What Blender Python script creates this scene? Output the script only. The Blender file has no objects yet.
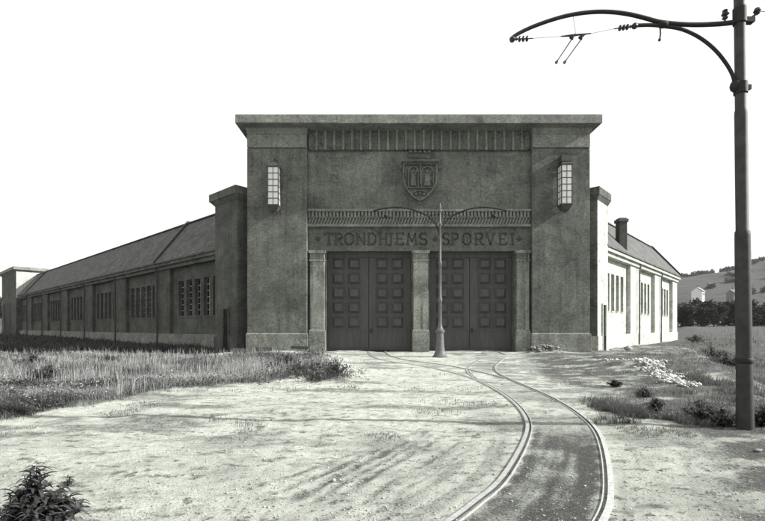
import bpy, math, random
import numpy as np
from mathutils import Vector, Matrix
random.seed(7); RNG = np.random.default_rng(11)
SC = bpy.context.scene
COL = SC.collection
PI = math.pi

# ------------------------------------------------------------------ measures
F, CX, HY, CAMH = 455.0, 382.5, 327.0, 1.5      # focal length / principal point / horizon of the photograph
def wx(x, Y): return (x - CX) / F * Y
def wz(y, Y): return CAMH + (HY - y) / F * Y
FY = 25.5
def fx(x): return wx(x, FY)
def fz(y): return wz(y, FY)

# ------------------------------------------------------------------ numpy noise
def _h(i, j, s):
    n = (i * 374761393 + j * 668265263 + s * 974634777) & 0xFFFFFFFF
    n = ((n ^ (n >> 13)) * 1274126177) & 0xFFFFFFFF
    n = n ^ (n >> 16)
    return (n & 0xFFFF) / 65535.0
def vnoise(x, y, s=0):
    x = np.asarray(x, float); y = np.asarray(y, float)
    i = np.floor(x).astype(np.int64); j = np.floor(y).astype(np.int64)
    u = x - i; v = y - j
    u = u*u*(3-2*u); v = v*v*(3-2*v)
    a = _h(i, j, s); b = _h(i+1, j, s); c = _h(i, j+1, s); d = _h(i+1, j+1, s)
    return (a*(1-u)+b*u)*(1-v) + (c*(1-u)+d*u)*v
def fbm(x, y, s=0, o=4):
    r = 0; a = .5; f = 1.0
    for k in range(o):
        r = r + a*vnoise(np.asarray(x)*f+k*13.7, np.asarray(y)*f+k*7.1, s+k); a *= .5; f *= 2.03
    return r / (1-.5**o)
def sst(a, b, x):
    t = np.clip((np.asarray(x, float)-a)/(b-a), 0, 1); return t*t*(3-2*t)

# ------------------------------------------------------------------ materials
def g(v): return (v*.988, v, v*.968, 1)
class NT:
    def __init__(s, name):
        s.m = bpy.data.materials.new(name); s.m.use_nodes = True
        s.t = s.m.node_tree; s.n = s.t.nodes; s.l = s.t.links
        s.b = s.n['Principled BSDF']; s.b.inputs['Specular IOR Level'].default_value = .25
    def new(s, k, **kw):
        n = s.n.new(k)
        for a, b in kw.items(): setattr(n, a, b)
        return n
    def link(s, a, b): s.l.new(a, b)
    def coord(s, sc=(1,1,1), kind='Object', rot=(0,0,0)):
        t = s.new('ShaderNodeTexCoord'); m = s.new('ShaderNodeMapping')
        m.inputs['Scale'].default_value = sc; m.inputs['Rotation'].default_value = rot
        s.link(t.outputs[kind], m.inputs['Vector']); return m.outputs['Vector']
    def noise(s, vec, scale, detail=4, rough=.55, dist=0):
        n = s.new('ShaderNodeTexNoise'); n.inputs['Scale'].default_value = scale
        n.inputs['Detail'].default_value = detail; n.inputs['Roughness'].default_value = rough
        n.inputs['Distortion'].default_value = dist
        s.link(vec, n.inputs['Vector']); return n.outputs['Fac']
    def ramp(s, fac, stops):
        r = s.new('ShaderNodeValToRGB'); e = r.color_ramp.elements
        while len(e) < len(stops): e.new(.5)
        for k, (p, c) in enumerate(stops): e[k].position = p; e[k].color = c if isinstance(c, tuple) else g(c)
        s.link(fac, r.inputs['Fac']); return r.outputs['Color']
    def mix(s, fac, a, b, mode='MIX'):
        m = s.new('ShaderNodeMix', data_type='RGBA', blend_type=mode)
        for v, i in ((fac, 0), (a, 6), (b, 7)):
            if hasattr(v, 'links'): s.link(v, m.inputs[i])
            else: m.inputs[i].default_value = v
        return m.outputs[2]
    def math(s, op, a, b=0.):
        m = s.new('ShaderNodeMath', operation=op)
        for v, i in ((a, 0), (b, 1)):
            if hasattr(v, 'links'): s.link(v, m.inputs[i])
            else: m.inputs[i].default_value = v
        return m.outputs[0]
    def bump(s, h, strength=.5, dist=.02, prev=None):
        b = s.new('ShaderNodeBump'); b.inputs['Strength'].default_value = strength; b.inputs['Distance'].default_value = dist
        s.link(h, b.inputs['Height'])
        if prev is not None: s.link(prev, b.inputs['Normal'])
        s.link(b.outputs['Normal'], s.b.inputs['Normal']); return b.outputs['Normal']
    def base(s, c):
        if hasattr(c, 'links'): s.link(c, s.b.inputs['Base Color'])
        else: s.b.inputs['Base Color'].default_value = c
    def rough(s, r): s.b.inputs['Roughness'].default_value = r

def plaster(name, v, contrast=1.0, blocks=True, streak=0.0, course=1.25):
    t = NT(name); t.rough(.92); t.b.inputs['Specular IOR Level'].default_value = .12
    o = t.coord()
    big = t.noise(o, .5, 8, .68, .8); mid = t.noise(t.coord((1,1,1.5)), 7.5, 8, .74); fine = t.noise(o, 30, 5, .75)
    c = t.ramp(big, [(.34, v*(1-.34*contrast)), (.5, v), (.66, v*(1+.34*contrast))])
    c = t.mix(.8, c, t.ramp(mid, [(.34, .55), (.5, 1.), (.66, 1.42)]), 'MULTIPLY')
    c = t.mix(.8, c, t.ramp(fine, [(.3, .48), (.5, 1.), (.72, 1.5)]), 'MULTIPLY')
    if blocks:
        sx = t.new('ShaderNodeSeparateXYZ'); t.link(o, sx.inputs[0]); cx = t.new('ShaderNodeCombineXYZ')
        t.link(sx.outputs['X'], cx.inputs['X']); t.link(sx.outputs['Z'], cx.inputs['Y'])
        br = t.new('ShaderNodeTexBrick'); t.link(cx.outputs[0], br.inputs['Vector'])
        br.inputs['Color1'].default_value = (.88,.88,.88,1); br.inputs['Color2'].default_value = (1.1,1.1,1.1,1)
        br.inputs['Mortar'].default_value = (.86,.86,.86,1); br.inputs['Scale'].default_value = 1
        br.inputs['Brick Width'].default_value = 2.9; br.inputs['Row Height'].default_value = course
        br.inputs['Mortar Size'].default_value = .012; br.inputs['Mortar Smooth'].default_value = .5
        c = t.mix(.8, c, br.outputs['Color'], 'MULTIPLY')
    pt = t.noise(t.coord((1, 1, 1.3)), .8, 9, .72, .3)
    c = t.mix(.8, c, t.ramp(pt, [(.41, .74), (.44, .96), (.55, 1.0), (.58, 1.24)]), 'MULTIPLY')
    vo = t.new('ShaderNodeTexVoronoi', feature='DISTANCE_TO_EDGE'); vo.inputs['Scale'].default_value = .33
    wv = t.new('ShaderNodeTexNoise'); wv.inputs['Scale'].default_value = 1.1; wv.inputs['Detail'].default_value = 6; t.link(o, wv.inputs['Vector'])
    wm = t.new('ShaderNodeMix', data_type='RGBA', blend_type='LINEAR_LIGHT'); wm.inputs[0].default_value = .9; t.link(o, wm.inputs[6]); t.link(wv.outputs['Color'], wm.inputs[7])
    t.link(wm.outputs[2], vo.inputs['Vector'])
    ck = t.math('MULTIPLY', t.math('LESS_THAN', vo.outputs['Distance'], .006), t.math('GREATER_THAN', t.noise(t.coord((1,1,1)), .4, 2), .52))
    c = t.mix(t.math('MULTIPLY', ck, .5), c, g(.03))
    # rain streaks running down the render
    st = t.noise(t.coord((2.6, 2.6, .16)), 1.6, 5, .6)
    c = t.mix(.5+streak*.5, c, t.ramp(st, [(.34, .52 if streak > .5 else .70), (.48, 1.), (.68, 1.18)]), 'MULTIPLY')
    t.base(c)
    h = t.math('ADD', t.math('MULTIPLY', fine, .6), mid)
    n = t.bump(h, .9, .05)
    return t.m

def simple(name, v, rough=.7, var=.25, scale=8, bump=0., metal=0., spec=.25):
    t = NT(name); t.rough(rough); t.b.inputs['Metallic'].default_value = metal; t.b.inputs['Specular IOR Level'].default_value = spec
    n = t.noise(t.coord(), scale, 5, .6)
    t.base(t.ramp(n, [(.3, v*(1-var)), (.5, v), (.72, v*(1+var))]))
    if bump: t.bump(n, bump, .01)
    return t.m

M = {}
M['front'] = plaster('dark_roughcast', .120, .85, streak=.35)
M['frieze'] = plaster('frieze_render', .128, .35, blocks=False)
M['panel'] = plaster('smooth_render', .142, .9, streak=.3, course=1.9)
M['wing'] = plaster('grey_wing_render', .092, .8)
M['pale'] = plaster('painted_sunlit_render', .48, .3, blocks=False)  # lighter copy of the render, sunlight on the right wing put into its colour
M['sunlit_tower'] = plaster('painted_sunlit_tower', .46, .3, blocks=False)  # lit copy of the tower render, sun brightness in the colour
M['plinth'] = plaster('pale_plinth', .19, .8, blocks=False)
M['trim'] = plaster('trim_stone', .20, .5, blocks=False)
M['pillar'] = plaster('weathered_pillar_stone', .215, .9, blocks=False, streak=1.)
M['letter'] = simple('dark_letter', .046, .8)  # dark tone paints in the shade inside cut letters
M['relief'] = plaster('relief_stone', .14, .8, blocks=False)
M['ironpole'] = simple('grey_iron_pole', .115, .5, .3, 10)
M['steelpole'] = simple('dark_steel_pole', .026, .68, .5, 7, .3, .0, .4)
M['blackiron'] = simple('black_iron', .018, .7)
M['wire'] = simple('dull_wire', .10, .5)
M['lampframe'] = simple('lantern_iron', .06, .6)
M['pipe'] = simple('lead_pipe', .045, .6)
M['palepipe'] = simple('grey_pipe', .12, .6)
M['frame'] = simple('window_frame', .10, .6)
M['paleframe'] = simple('pale_window_bars', .5, .6)
M['wood'] = simple('old_timber', .06, .85, .4, 6, .3)
M['chimney'] = plaster('chimney_render', .075, .6, blocks=False)
def stone_mat(name, v):
    t = NT(name); t.rough(.9); a = t.new('ShaderNodeAttribute', attribute_name='tone'); n = t.noise(t.coord(), 14, 5, .65)
    c = t.ramp(a.outputs['Fac'], [(0., v*.45), (.5, v*.9), (1., v*1.25)])
    t.base(t.mix(.7, c, t.ramp(n, [(.3, .6), (.5, 1.), (.7, 1.2)]), 'MULTIPLY')); t.bump(n, .5, .02); return t.m
M['stone'] = stone_mat('rubble_stone', .36); M['darkstone'] = stone_mat('dark_rubble', .22)
M['farwall'] = simple('far_white_wall', .7, .8, .1); M['dimwall'] = simple('far_grey_wall', .13, .8, .1)
M['farroof'] = simple('far_roof', .26, .8, .2)
M['porcelain'] = simple('dark_insulator', .03, .3)

def door_mat():
    t = NT('painted_door'); t.rough(.62); o = t.coord()
    n = t.noise(t.coord((2,2,.25)), 3, 5, .6); f = t.noise(o, 30, 4, .6); w = t.noise(o, 3.5, 6, .7)
    c = t.ramp(n, [(.3, .050), (.5, .066), (.72, .086)])
    c = t.mix(.5, c, t.ramp(f, [(.3, .7), (.5, 1.), (.7, 1.25)]), 'MULTIPLY')
    c = t.mix(t.ramp(w, [(.68, 0.), (.76, .35)]), c, g(.15))
    t.base(c); t.bump(f, .2, .006); return t.m
M['door'] = door_mat()

def glass_mat():
    t = NT('dusty_window_glass'); t.rough(.45); t.b.inputs['Specular IOR Level'].default_value = .03
    w = t.noise(t.coord(), 1.3, 3)
    t.base(t.ramp(w, [(.35, .006), (.6, .014), (.75, .035)])); return t.m
M['glass'] = glass_mat()

def milk_mat():
    t = NT('milk_glass'); t.rough(.3); t.b.inputs['Specular IOR Level'].default_value = .5
    t.base((.86, .87, .84, 1))
    tr = t.new('ShaderNodeBsdfTranslucent'); tr.inputs['Color'].default_value = (.9, .9, .87, 1)
    mx = t.new('ShaderNodeMixShader'); mx.inputs[0].default_value = .35
    t.link(t.b.outputs[0], mx.inputs[1]); t.link(tr.outputs[0], mx.inputs[2])
    t.link(mx.outputs[0], t.n['Material Output'].inputs['Surface']); return t.m
M['milk'] = milk_mat()

def slate_mat():
    t = NT('roof_tiles'); t.rough(.85); o = t.coord()
    sx = t.new('ShaderNodeSeparateXYZ'); t.link(o, sx.inputs[0]); cx = t.new('ShaderNodeCombineXYZ')
    t.link(sx.outputs['X'], cx.inputs['X']); t.link(t.math('MULTIPLY', sx.outputs['Z'], 1.19), cx.inputs['Y'])
    br = t.new('ShaderNodeTexBrick'); t.link(cx.outputs[0], br.inputs['Vector'])
    br.inputs['Color1'].default_value = g(.07); br.inputs['Color2'].default_value = g(.12)
    br.inputs['Mortar'].default_value = g(.045); br.inputs['Scale'].default_value = 1
    br.inputs['Brick Width'].default_value = .42; br.inputs['Row Height'].default_value = .30
    br.inputs['Mortar Size'].default_value = .022; br.inputs['Mortar Smooth'].default_value = .3; br.inputs['Bias'].default_value = -.1
    w = t.noise(o, 1.1, 5, .65)
    c = t.mix(.8, br.outputs['Color'], t.ramp(w, [(.3, .62), (.5, 1.), (.72, 1.3)]), 'MULTIPLY')
    t.base(c); t.bump(br.outputs['Fac'], -.6, .03); return t.m
M['slate'] = slate_mat()

def rail_mat():
    t = NT('worn_rail_steel'); t.rough(.38); t.b.inputs['Metallic'].default_value = .55
    n = t.noise(t.coord(), 30, 6, .7)
    d = t.noise(t.coord(), 6, 7, .75)
    t.base(t.mix(t.ramp(d, [(.54, 0.), (.68, .45)]), t.ramp(n, [(.3, .42), (.5, .62), (.7, .74)]), g(.22))); return t.m
M['rail'] = rail_mat()

M['groove'] = simple('groove_dirt', .05, .9, .4, 20)
def leaf_mat(name, v, var=.5, trans=.25):
    t = NT(name); t.rough(.6)
    a = t.new('ShaderNodeAttribute', attribute_name='tone')
    c = t.ramp(a.outputs['Fac'], [(0., v*(1-var)), (.5, v), (1., v*(1+var))])
    t.base(c)
    tr = t.new('ShaderNodeBsdfTranslucent'); t.link(c, tr.inputs['Color'])
    mx = t.new('ShaderNodeMixShader'); mx.inputs[0].default_value = trans
    t.link(t.b.outputs[0], mx.inputs[1]); t.link(tr.outputs[0], mx.inputs[2])
    t.link(mx.outputs[0], t.n['Material Output'].inputs['Surface']); return t.m
M['drygrass'] = leaf_mat('dry_meadow_grass', .20, .8, .3)
M['fieldgrass'] = leaf_mat('field_grass', .135, .5, .3)
M['weed'] = leaf_mat('weed_leaf', .050, .85, .2)
M['weed2'] = leaf_mat('herb_leaf', .075, .7, .25); M['flower'] = leaf_mat('white_flower', .6, .2, .3)
M['tree'] = leaf_mat('tree_leaf', .040, .5, .15)
M['trunk'] = simple('bark', .05, .9)

def ground_mat():
    t = NT('trodden_earth'); t.rough(.95); t.b.inputs['Specular IOR Level'].default_value = .08
    o = t.coord()
    A = t.new('ShaderNodeAttribute', attribute_name='turf').outputs['Fac']
    B = t.new('ShaderNodeAttribute', attribute_name='mud').outputs['Fac']
    f = t.noise(o, 7, 8, .72); ff = t.noise(o, 38, 6, .75); m = t.noise(o, .9, 6, .66, .5)
    st = t.noise(t.coord((.55, 1.6, 1)), 2.2, 6, .7, .4)
    dirt = t.ramp(m, [(.3, .42), (.5, .52), (.7, .58)])
    dirt = t.mix(.8, dirt, t.ramp(f, [(.30, .50), (.46, .95), (.7, 1.18)]), 'MULTIPLY')
    dirt = t.mix(.85, dirt, t.ramp(ff, [(.33, .35), (.46, .95), (.7, 1.2)]), 'MULTIPLY')
    vf = t.noise(o, 150, 4, .8); dirt = t.mix(.42, dirt, t.ramp(vf, [(.3, .45), (.48, 1.), (.7, 1.25)]), 'MULTIPLY')
    dirt = t.mix(.75, dirt, t.ramp(st, [(.30, .45), (.46, 1.), (.7, 1.1)]), 'MULTIPLY')
    mud = t.ramp(f, [(.3, .035), (.5, .075), (.72, .17)])
    mud = t.mix(.7, mud, t.ramp(ff, [(.3, .5), (.5, 1.), (.7, 1.5)]), 'MULTIPLY')
    turf = t.ramp(f, [(.3, .04), (.5, .085), (.72, .16)])
    turf = t.mix(.6, turf, t.ramp(ff, [(.3, .5), (.5, 1.), (.7, 1.5)]), 'MULTIPLY')
    gr = t.math('ADD', t.math('MULTIPLY', t.math('SUBTRACT', f, .5), 3.0), t.math('MULTIPLY', t.math('SUBTRACT', ff, .5), 4.5))
    def crisp(m_, k):
        q = t.math('MULTIPLY', t.math('ADD', m_, t.math('MULTIPLY', gr, t.math('MINIMUM', t.math('MULTIPLY', m_, 4.), .8))), k); n_ = q.node; n_.use_clamp = True; return q
    c = t.mix(crisp(B, 1.15), dirt, mud); c = t.mix(crisp(A, 1.1), c, turf)
    t.base(c)
    h = t.math('ADD', t.math('MULTIPLY', ff, .55), f); h = t.math('ADD', h, t.math('MULTIPLY', vf, .12))
    t.bump(h, 1.0, .07); return t.m
M['ground'] = ground_mat()

def hill_mat():
    t = NT('hill_pasture'); t.rough(.95); o = t.coord()
    n = t.noise(t.coord((1, .6, 1)), .016, 5, .6, .8); f = t.noise(o, .12, 6, .7)
    c = t.ramp(n, [(.35, .028), (.5, .040), (.65, .055)])
    c = t.mix(.7, c, t.ramp(f, [(.35, .5), (.5, 1.), (.7, 1.3)]), 'MULTIPLY')
    t.base(c); return t.m
M['hill'] = hill_mat()

# ------------------------------------------------------------------ mesh helpers
class MB:
    def __init__(s): s.v = []; s.f = []
    def add(s, vs, fs):
        n = len(s.v); s.v += [tuple(v) for v in vs]; s.f += [tuple(i+n for i in f) for f in fs]; return s
    def box(s, x0, x1, y0, y1, z0, z1):
        v = [(x0,y0,z0),(x1,y0,z0),(x1,y1,z0),(x0,y1,z0),(x0,y0,z1),(x1,y0,z1),(x1,y1,z1),(x0,y1,z1)]
        return s.add(v, [(3,2,1,0),(4,5,6,7),(0,1,5,4),(1,2,6,5),(2,3,7,6),(3,0,4,7)])
    def loft(s, a, b):           # two same-length rings, capped
        n = len(a)
        return s.add(list(a)+list(b), [tuple(range(n))[::-1], tuple(range(n, 2*n))]+[(i, (i+1)%n, n+(i+1)%n, n+i) for i in range(n)])
    def frustum(s, x0,x1,y0,y1,z0, X0,X1,Y0,Y1,z1):
        return s.loft([(x0,y0,z0),(x1,y0,z0),(x1,y1,z0),(x0,y1,z0)], [(X0,Y0,z1),(X1,Y0,z1),(X1,Y1,z1),(X0,Y1,z1)])
    def prism(s, pts, axis, a, b):  # pts 2D in the other two axes
        def P(p, k):
            return (k, p[0], p[1]) if axis == 'x' else ((p[0], k, p[1]) if axis == 'y' else (p[0], p[1], k))
        return s.loft([P(p, a) for p in pts], [P(p, b) for p in pts])
    def bar(s, p, q, w, d, up=(0,1,0)):   # box along p-q: width w in plane, depth d along up
        p = Vector(p); q = Vector(q); t = (q-p).normalized(); u = Vector(up); r = t.cross(u).normalized()
        a = [p+r*w/2-u*d/2, p-r*w/2-u*d/2, p-r*w/2+u*d/2, p+r*w/2+u*d/2]
        return s.loft(a, [v+(q-p) for v in a])
    def tube(s, pts, rad, n=8, cap=True):
        pts = [Vector(p) for p in pts]
        rad = rad if hasattr(rad, '__len__') else [rad]*len(pts)
        t0 = (pts[1]-pts[0]).normalized(); u = t0.orthogonal().normalized(); base = len(s.v); rings = []
        for i, p in enumerate(pts):
            t = (pts[min(i+1, len(pts)-1)]-pts[max(i-1, 0)]).normalized()
            u = (u - t*u.dot(t)).normalized(); w = t.cross(u)
            rings.append([p+(u*math.cos(2*PI*k/n)+w*math.sin(2*PI*k/n))*rad[i] for k in range(n)])
        for r in rings: s.v += [tuple(v) for v in r]
        for i in range(len(pts)-1):
            for k in range(n):
                s.f.append((base+i*n+k, base+i*n+(k+1)%n, base+(i+1)*n+(k+1)%n, base+(i+1)*n+k))
        if cap:
            s.f.append(tuple(base+k for k in range(n))[::-1]); s.f.append(tuple(base+(len(pts)-1)*n+k for k in range(n)))
        return s
    def lathe(s, prof, cx=0, cy=0, n=20, lean=(0,0)):     # prof: (r, z)
        return s.tube([(cx+lean[0]*z, cy+lean[1]*z, z) for r, z in prof], [max(r, .001) for r, z in prof], n)
    def ball(s, c, r, n=8, sq=(1,1,1)):
        pr = [(math.sin(PI*k/6), -math.cos(PI*k/6)) for k in range(7)]
        base = len(s.v)
        for a, z in pr:
            for k in range(n):
                s.v.append((c[0]+r*sq[0]*a*math.cos(2*PI*k/n), c[1]+r*sq[1]*a*math.sin(2*PI*k/n), c[2]+r*sq[2]*z))
        for i in range(6):
            for k in range(n): s.f.append((base+i*n+k, base+i*n+(k+1)%n, base+(i+1)*n+(k+1)%n, base+(i+1)*n+k))
        return s
    def build(s, name, mat, parent=None, frame=None, smooth=False, bevel=0.):
        """verts are given in world space, or in 'frame' (a Matrix) when there is one"""
        me = bpy.data.meshes.new(name); me.from_pydata(s.v, [], s.f); me.update()
        o = bpy.data.objects.new(name, me); COL.objects.link(o); me.materials.append(mat)
        if smooth:
            me.polygons.foreach_set('use_smooth', [True]*len(me.polygons)); me.set_sharp_from_angle(angle=math.radians(38))
        if parent is not None: attach(o, parent, frame or Matrix())
        elif frame is not None: o.matrix_basis = frame
        if bevel:
            b = o.modifiers.new('bevel', 'BEVEL'); b.width = bevel; b.segments = 2; b.limit_method = 'ANGLE'; b.angle_limit = math.radians(40)
        return o
WORLD = {}
def attach(o, parent, wm):
    o.parent = parent; o.matrix_parent_inverse = Matrix(); o.matrix_basis = WORLD[parent.name].inverted() @ wm
    WORLD[o.name] = wm.copy()
def tag(o, label, cat, group=None, kind=None):
    if label: o['label'] = label
    if cat: o['category'] = cat
    if group: o['group'] = group
    if kind: o['kind'] = kind
    return o
def thing(name, loc, label, cat, group=None, rz=0):
    o = bpy.data.objects.new(name, None); COL.objects.link(o); o.empty_display_size = .3
    o.location = loc; o.rotation_euler = (0,0,rz)
    WORLD[o.name] = Matrix.Translation(loc) @ Matrix.Rotation(rz, 4, 'Z')
    return tag(o, label, cat, group)
def npmesh(name, V, Fq, mat, attrs=None, parent=None, tri=None):
    me = bpy.data.meshes.new(name)
    nq = 0 if Fq is None else len(Fq); nt = 0 if tri is None else len(tri)
    me.vertices.add(len(V)); me.vertices.foreach_set('co', np.ascontiguousarray(V, np.float32).ravel())
    parts = []; starts = []
    if nq: parts.append(np.asarray(Fq).ravel()); starts.append(np.arange(nq)*4)
    if nt: parts.append(np.asarray(tri).ravel()); starts.append(nq*4+np.arange(nt)*3)
    L = np.concatenate(parts).astype(np.int32); S = np.concatenate(starts).astype(np.int32)
    me.loops.add(len(L)); me.loops.foreach_set('vertex_index', L)
    me.polygons.add(nq+nt); me.polygons.foreach_set('loop_start', S)
    me.update(calc_edges=True); me.validate()
    for k, a in (attrs or {}).items():
        at = me.attributes.new(k, 'FLOAT', 'POINT'); at.data.foreach_set('value', np.ascontiguousarray(a, np.float32))
    me.materials.append(mat)
    o = bpy.data.objects.new(name, me); COL.objects.link(o)
    if parent is not None: o.parent = parent
    return o

# ------------------------------------------------------------------ track paths
def catmull(P, step=.12):
    P = [np.array(p, float) for p in P]; out = []
    for i in range(len(P)-1):
        p0 = P[max(i-1, 0)]; p1 = P[i]; p2 = P[i+1]; p3 = P[min(i+2, len(P)-1)]
        n = max(2, int(np.linalg.norm(p2-p1)/step))
        for k in range(n):
            t = k/n
            out.append(.5*((2*p1)+(-p0+p2)*t+(2*p0-5*p1+4*p2-p3)*t*t+(-p0+3*p1-3*p2+p3)*t**3))
    out.append(P[-1]); return np.array(out)
MAIN = [(-3.2,-1.2),(-1.75,.2),(-.6,1.4),(.16,2.3),(.74,3.0),(1.165,3.58),(1.60,4.26),(2.25,5.67),(2.70,6.9),(2.98,8.25),(3.14,9.8),(3.17,11.4)]
LEFT = [(3.08,13.0),(2.78,14.6),(1.97,16.95),(.62,19.2),(-.05,21.6),(-.26,24.2),(-.30,26.1)]
RIGHT = [(3.17,13.2),(3.28,15.0),(3.75,17.05),(4.7,19.7),(5.42,21.7),(5.85,24.2),(5.95,26.1)]
PL = catmull(MAIN+LEFT); PR = catmull(MAIN+RIGHT)
def side_path(P, d):
    T = np.gradient(P, axis=0); T /= np.linalg.norm(T, axis=1)[:, None]
    return P + np.stack([T[:,1], -T[:,0]], 1)*d
def dist_path(X, Y, P, st=3):
    d = np.full(np.shape(X), 1e9)
    for p in P[::st]: d = np.minimum(d, (X-p[0])**2+(Y-p[1])**2)
    return np.sqrt(d)

def lateral(X, Y, P):
    # signed sideways offset from a track and the distance run along it
    X = np.asarray(X, float); Y = np.asarray(Y, float)
    best = np.full(X.shape, 1e9); lat = np.full(X.shape, 9.0); run = np.zeros(X.shape)
    s_ = np.concatenate([[0], np.cumsum(np.linalg.norm(np.diff(P, axis=0), axis=1))])
    for i in range(0, len(P)-2, 2):
        t = P[i+2]-P[i]; L = np.linalg.norm(t); t = t/L
        u = np.clip((X-P[i,0])*t[0]+(Y-P[i,1])*t[1], 0, L); ox = X-P[i,0]-u*t[0]; oy = Y-P[i,1]-u*t[1]
        d = ox*ox+oy*oy; m = d < best
        best = np.where(m, d, best); lat = np.where(m, np.sqrt(d)*np.sign(ox*t[1]-oy*t[0]), lat); run = np.where(m, s_[i]+u, run)
    return lat, run
# ------------------------------------------------------------------ terrain
EX, EY = 9.8, 12.9           # a point of the embankment edge on the right
def bank(X, Y): return (X-EX)*.865-(Y-EY)*.502
def zbase(X, Y):
    X = np.asarray(X, float); Y = np.asarray(Y, float)
    z = .12*sst(11, 24, Y) + .12*sst(30, 70, Y)
    d = bank(X, Y)
    fld = -.75*sst(0, 2.2, d)*sst(34, 26, Y) + (1.55*sst(18, 110, Y)+.0)*sst(-1, 5, d)
    z = z + fld*sst(2, 9, Y)
    z = z + 1.4*sst(60, 150, Y)*sst(10, -10, d)
    return z
def gb(X, Y, x, y, sx, sy, a, rot=0.):
    c, s = math.cos(rot), math.sin(rot); u = (X-x)*c+(Y-y)*s; v = -(X-x)*s+(Y-y)*c
    return a*np.exp(-(u/sx)**2-(v/sy)**2)
def yb(X):  # near edge of the meadow on the left
    return np.interp(X, [-60,-12,-6.5,-5.6,-5.4,-4.9,-3.1,-2.6,-1.2,2], [4.0,7.0,7.85,8.9,10.1,10.8,11.5,12.3,11.6,11.6])
def xb(Y):  # right edge of the meadow
    return np.interp(Y, [7,11.4,14,17,20.7,22.3,23.4,24.6,26,70], [-1,-1.1,-1.2,-1.8,-2.8,-3.9,-7.0,-10.5,-12,-60])
def ragged(X, Y): return (fbm(X*1.3, Y*1.3, 5, 3)-.5)
def turf_left(X, Y):
    r = ragged(X, Y)
    return sst(-.35, .75, Y-yb(X)+r*2.2)*sst(-.3, .9, xb(Y)-X+r*2.6)
def turf_wall(X, Y):  # dark growth painting the shadow strip along the foot of the left wing
    return sst(0, .6, (-8.3-X)*.673+(26.-Y)*.7396+2.9) * sst(0, -1.2, (-8.3-X)*.673+(26.-Y)*.7396-.3) * sst(-9.5, -11, X)
def turf_right(X, Y):
    d = bank(X, Y); n = .5*fbm(X*.8, Y*.8, 21, 4)+.5*fbm(X*2.3, Y*2.3, 22, 4)
    fieldm = sst(.2, 1.0, d+(n-.5)*1.5)*sst(6.0, 9, Y)
    scrub = sst(.47, .60, n+.22*sst(-4.5, -.5, d)-.10*sst(16, 8, Y)-.12)*sst(-7, -3.5, d)*sst(5.5, 7.5, Y)
    edge = sst(.47, .6, fbm(X*1.4, Y*1.4, 31, 4)+.16*np.exp(-((Y-7.35-.12*(X-4))/.5)**2)-.04)*sst(3.1, 4.2, X)*sst(6.6, 7.1, Y)*sst(9.5, 8, Y)
    return np.clip(np.maximum(np.maximum(fieldm, scrub*.75), edge), 0, 1)
RUTS = [((-.85,3.85),(.80,6.9),.055,1.),((-.68,3.8),(.9,6.8),.035,.8),((-.50,3.75),(1.0,6.7),.045,.8),((-1.0,4.0),(.6,6.8),.04,.8),((-1.15,4.3),(.4,6.5),.03,.6),((-.25,3.7),(1.2,6.3),.035,.6),((-.05,3.7),(1.25,5.9),.025,.5),((1.3,5.0),(1.75,6.6),.05,.5),((1.15,5.0),(1.6,6.4),.03,.4),((-5,6.6),(-1.5,8.6),.12,.35),((-6,5.7),(-2.4,7.4),.10,.35)]
def rut_mask(X, Y):
    m = np.zeros(np.shape(X))
    wob = (fbm(X*.9, Y*.9, 77, 2)-.5)*.10 + (fbm(X*11, Y*11, 78, 3)-.5)*.05
    for (a, b, w, s) in RUTS:
        ax, ay = a; L = math.hypot(b[0]-ax, b[1]-ay); ux, uy = (b[0]-ax)/L, (b[1]-ay)/L
        t = (X-ax)*ux+(Y-ay)*uy; d = (X-ax)*uy-(Y-ay)*ux + wob
        m = np.maximum(m, s*np.exp(-(d/w)**2)*sst(0, .5, t)*sst(L, L-.6, t))
    return m
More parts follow.
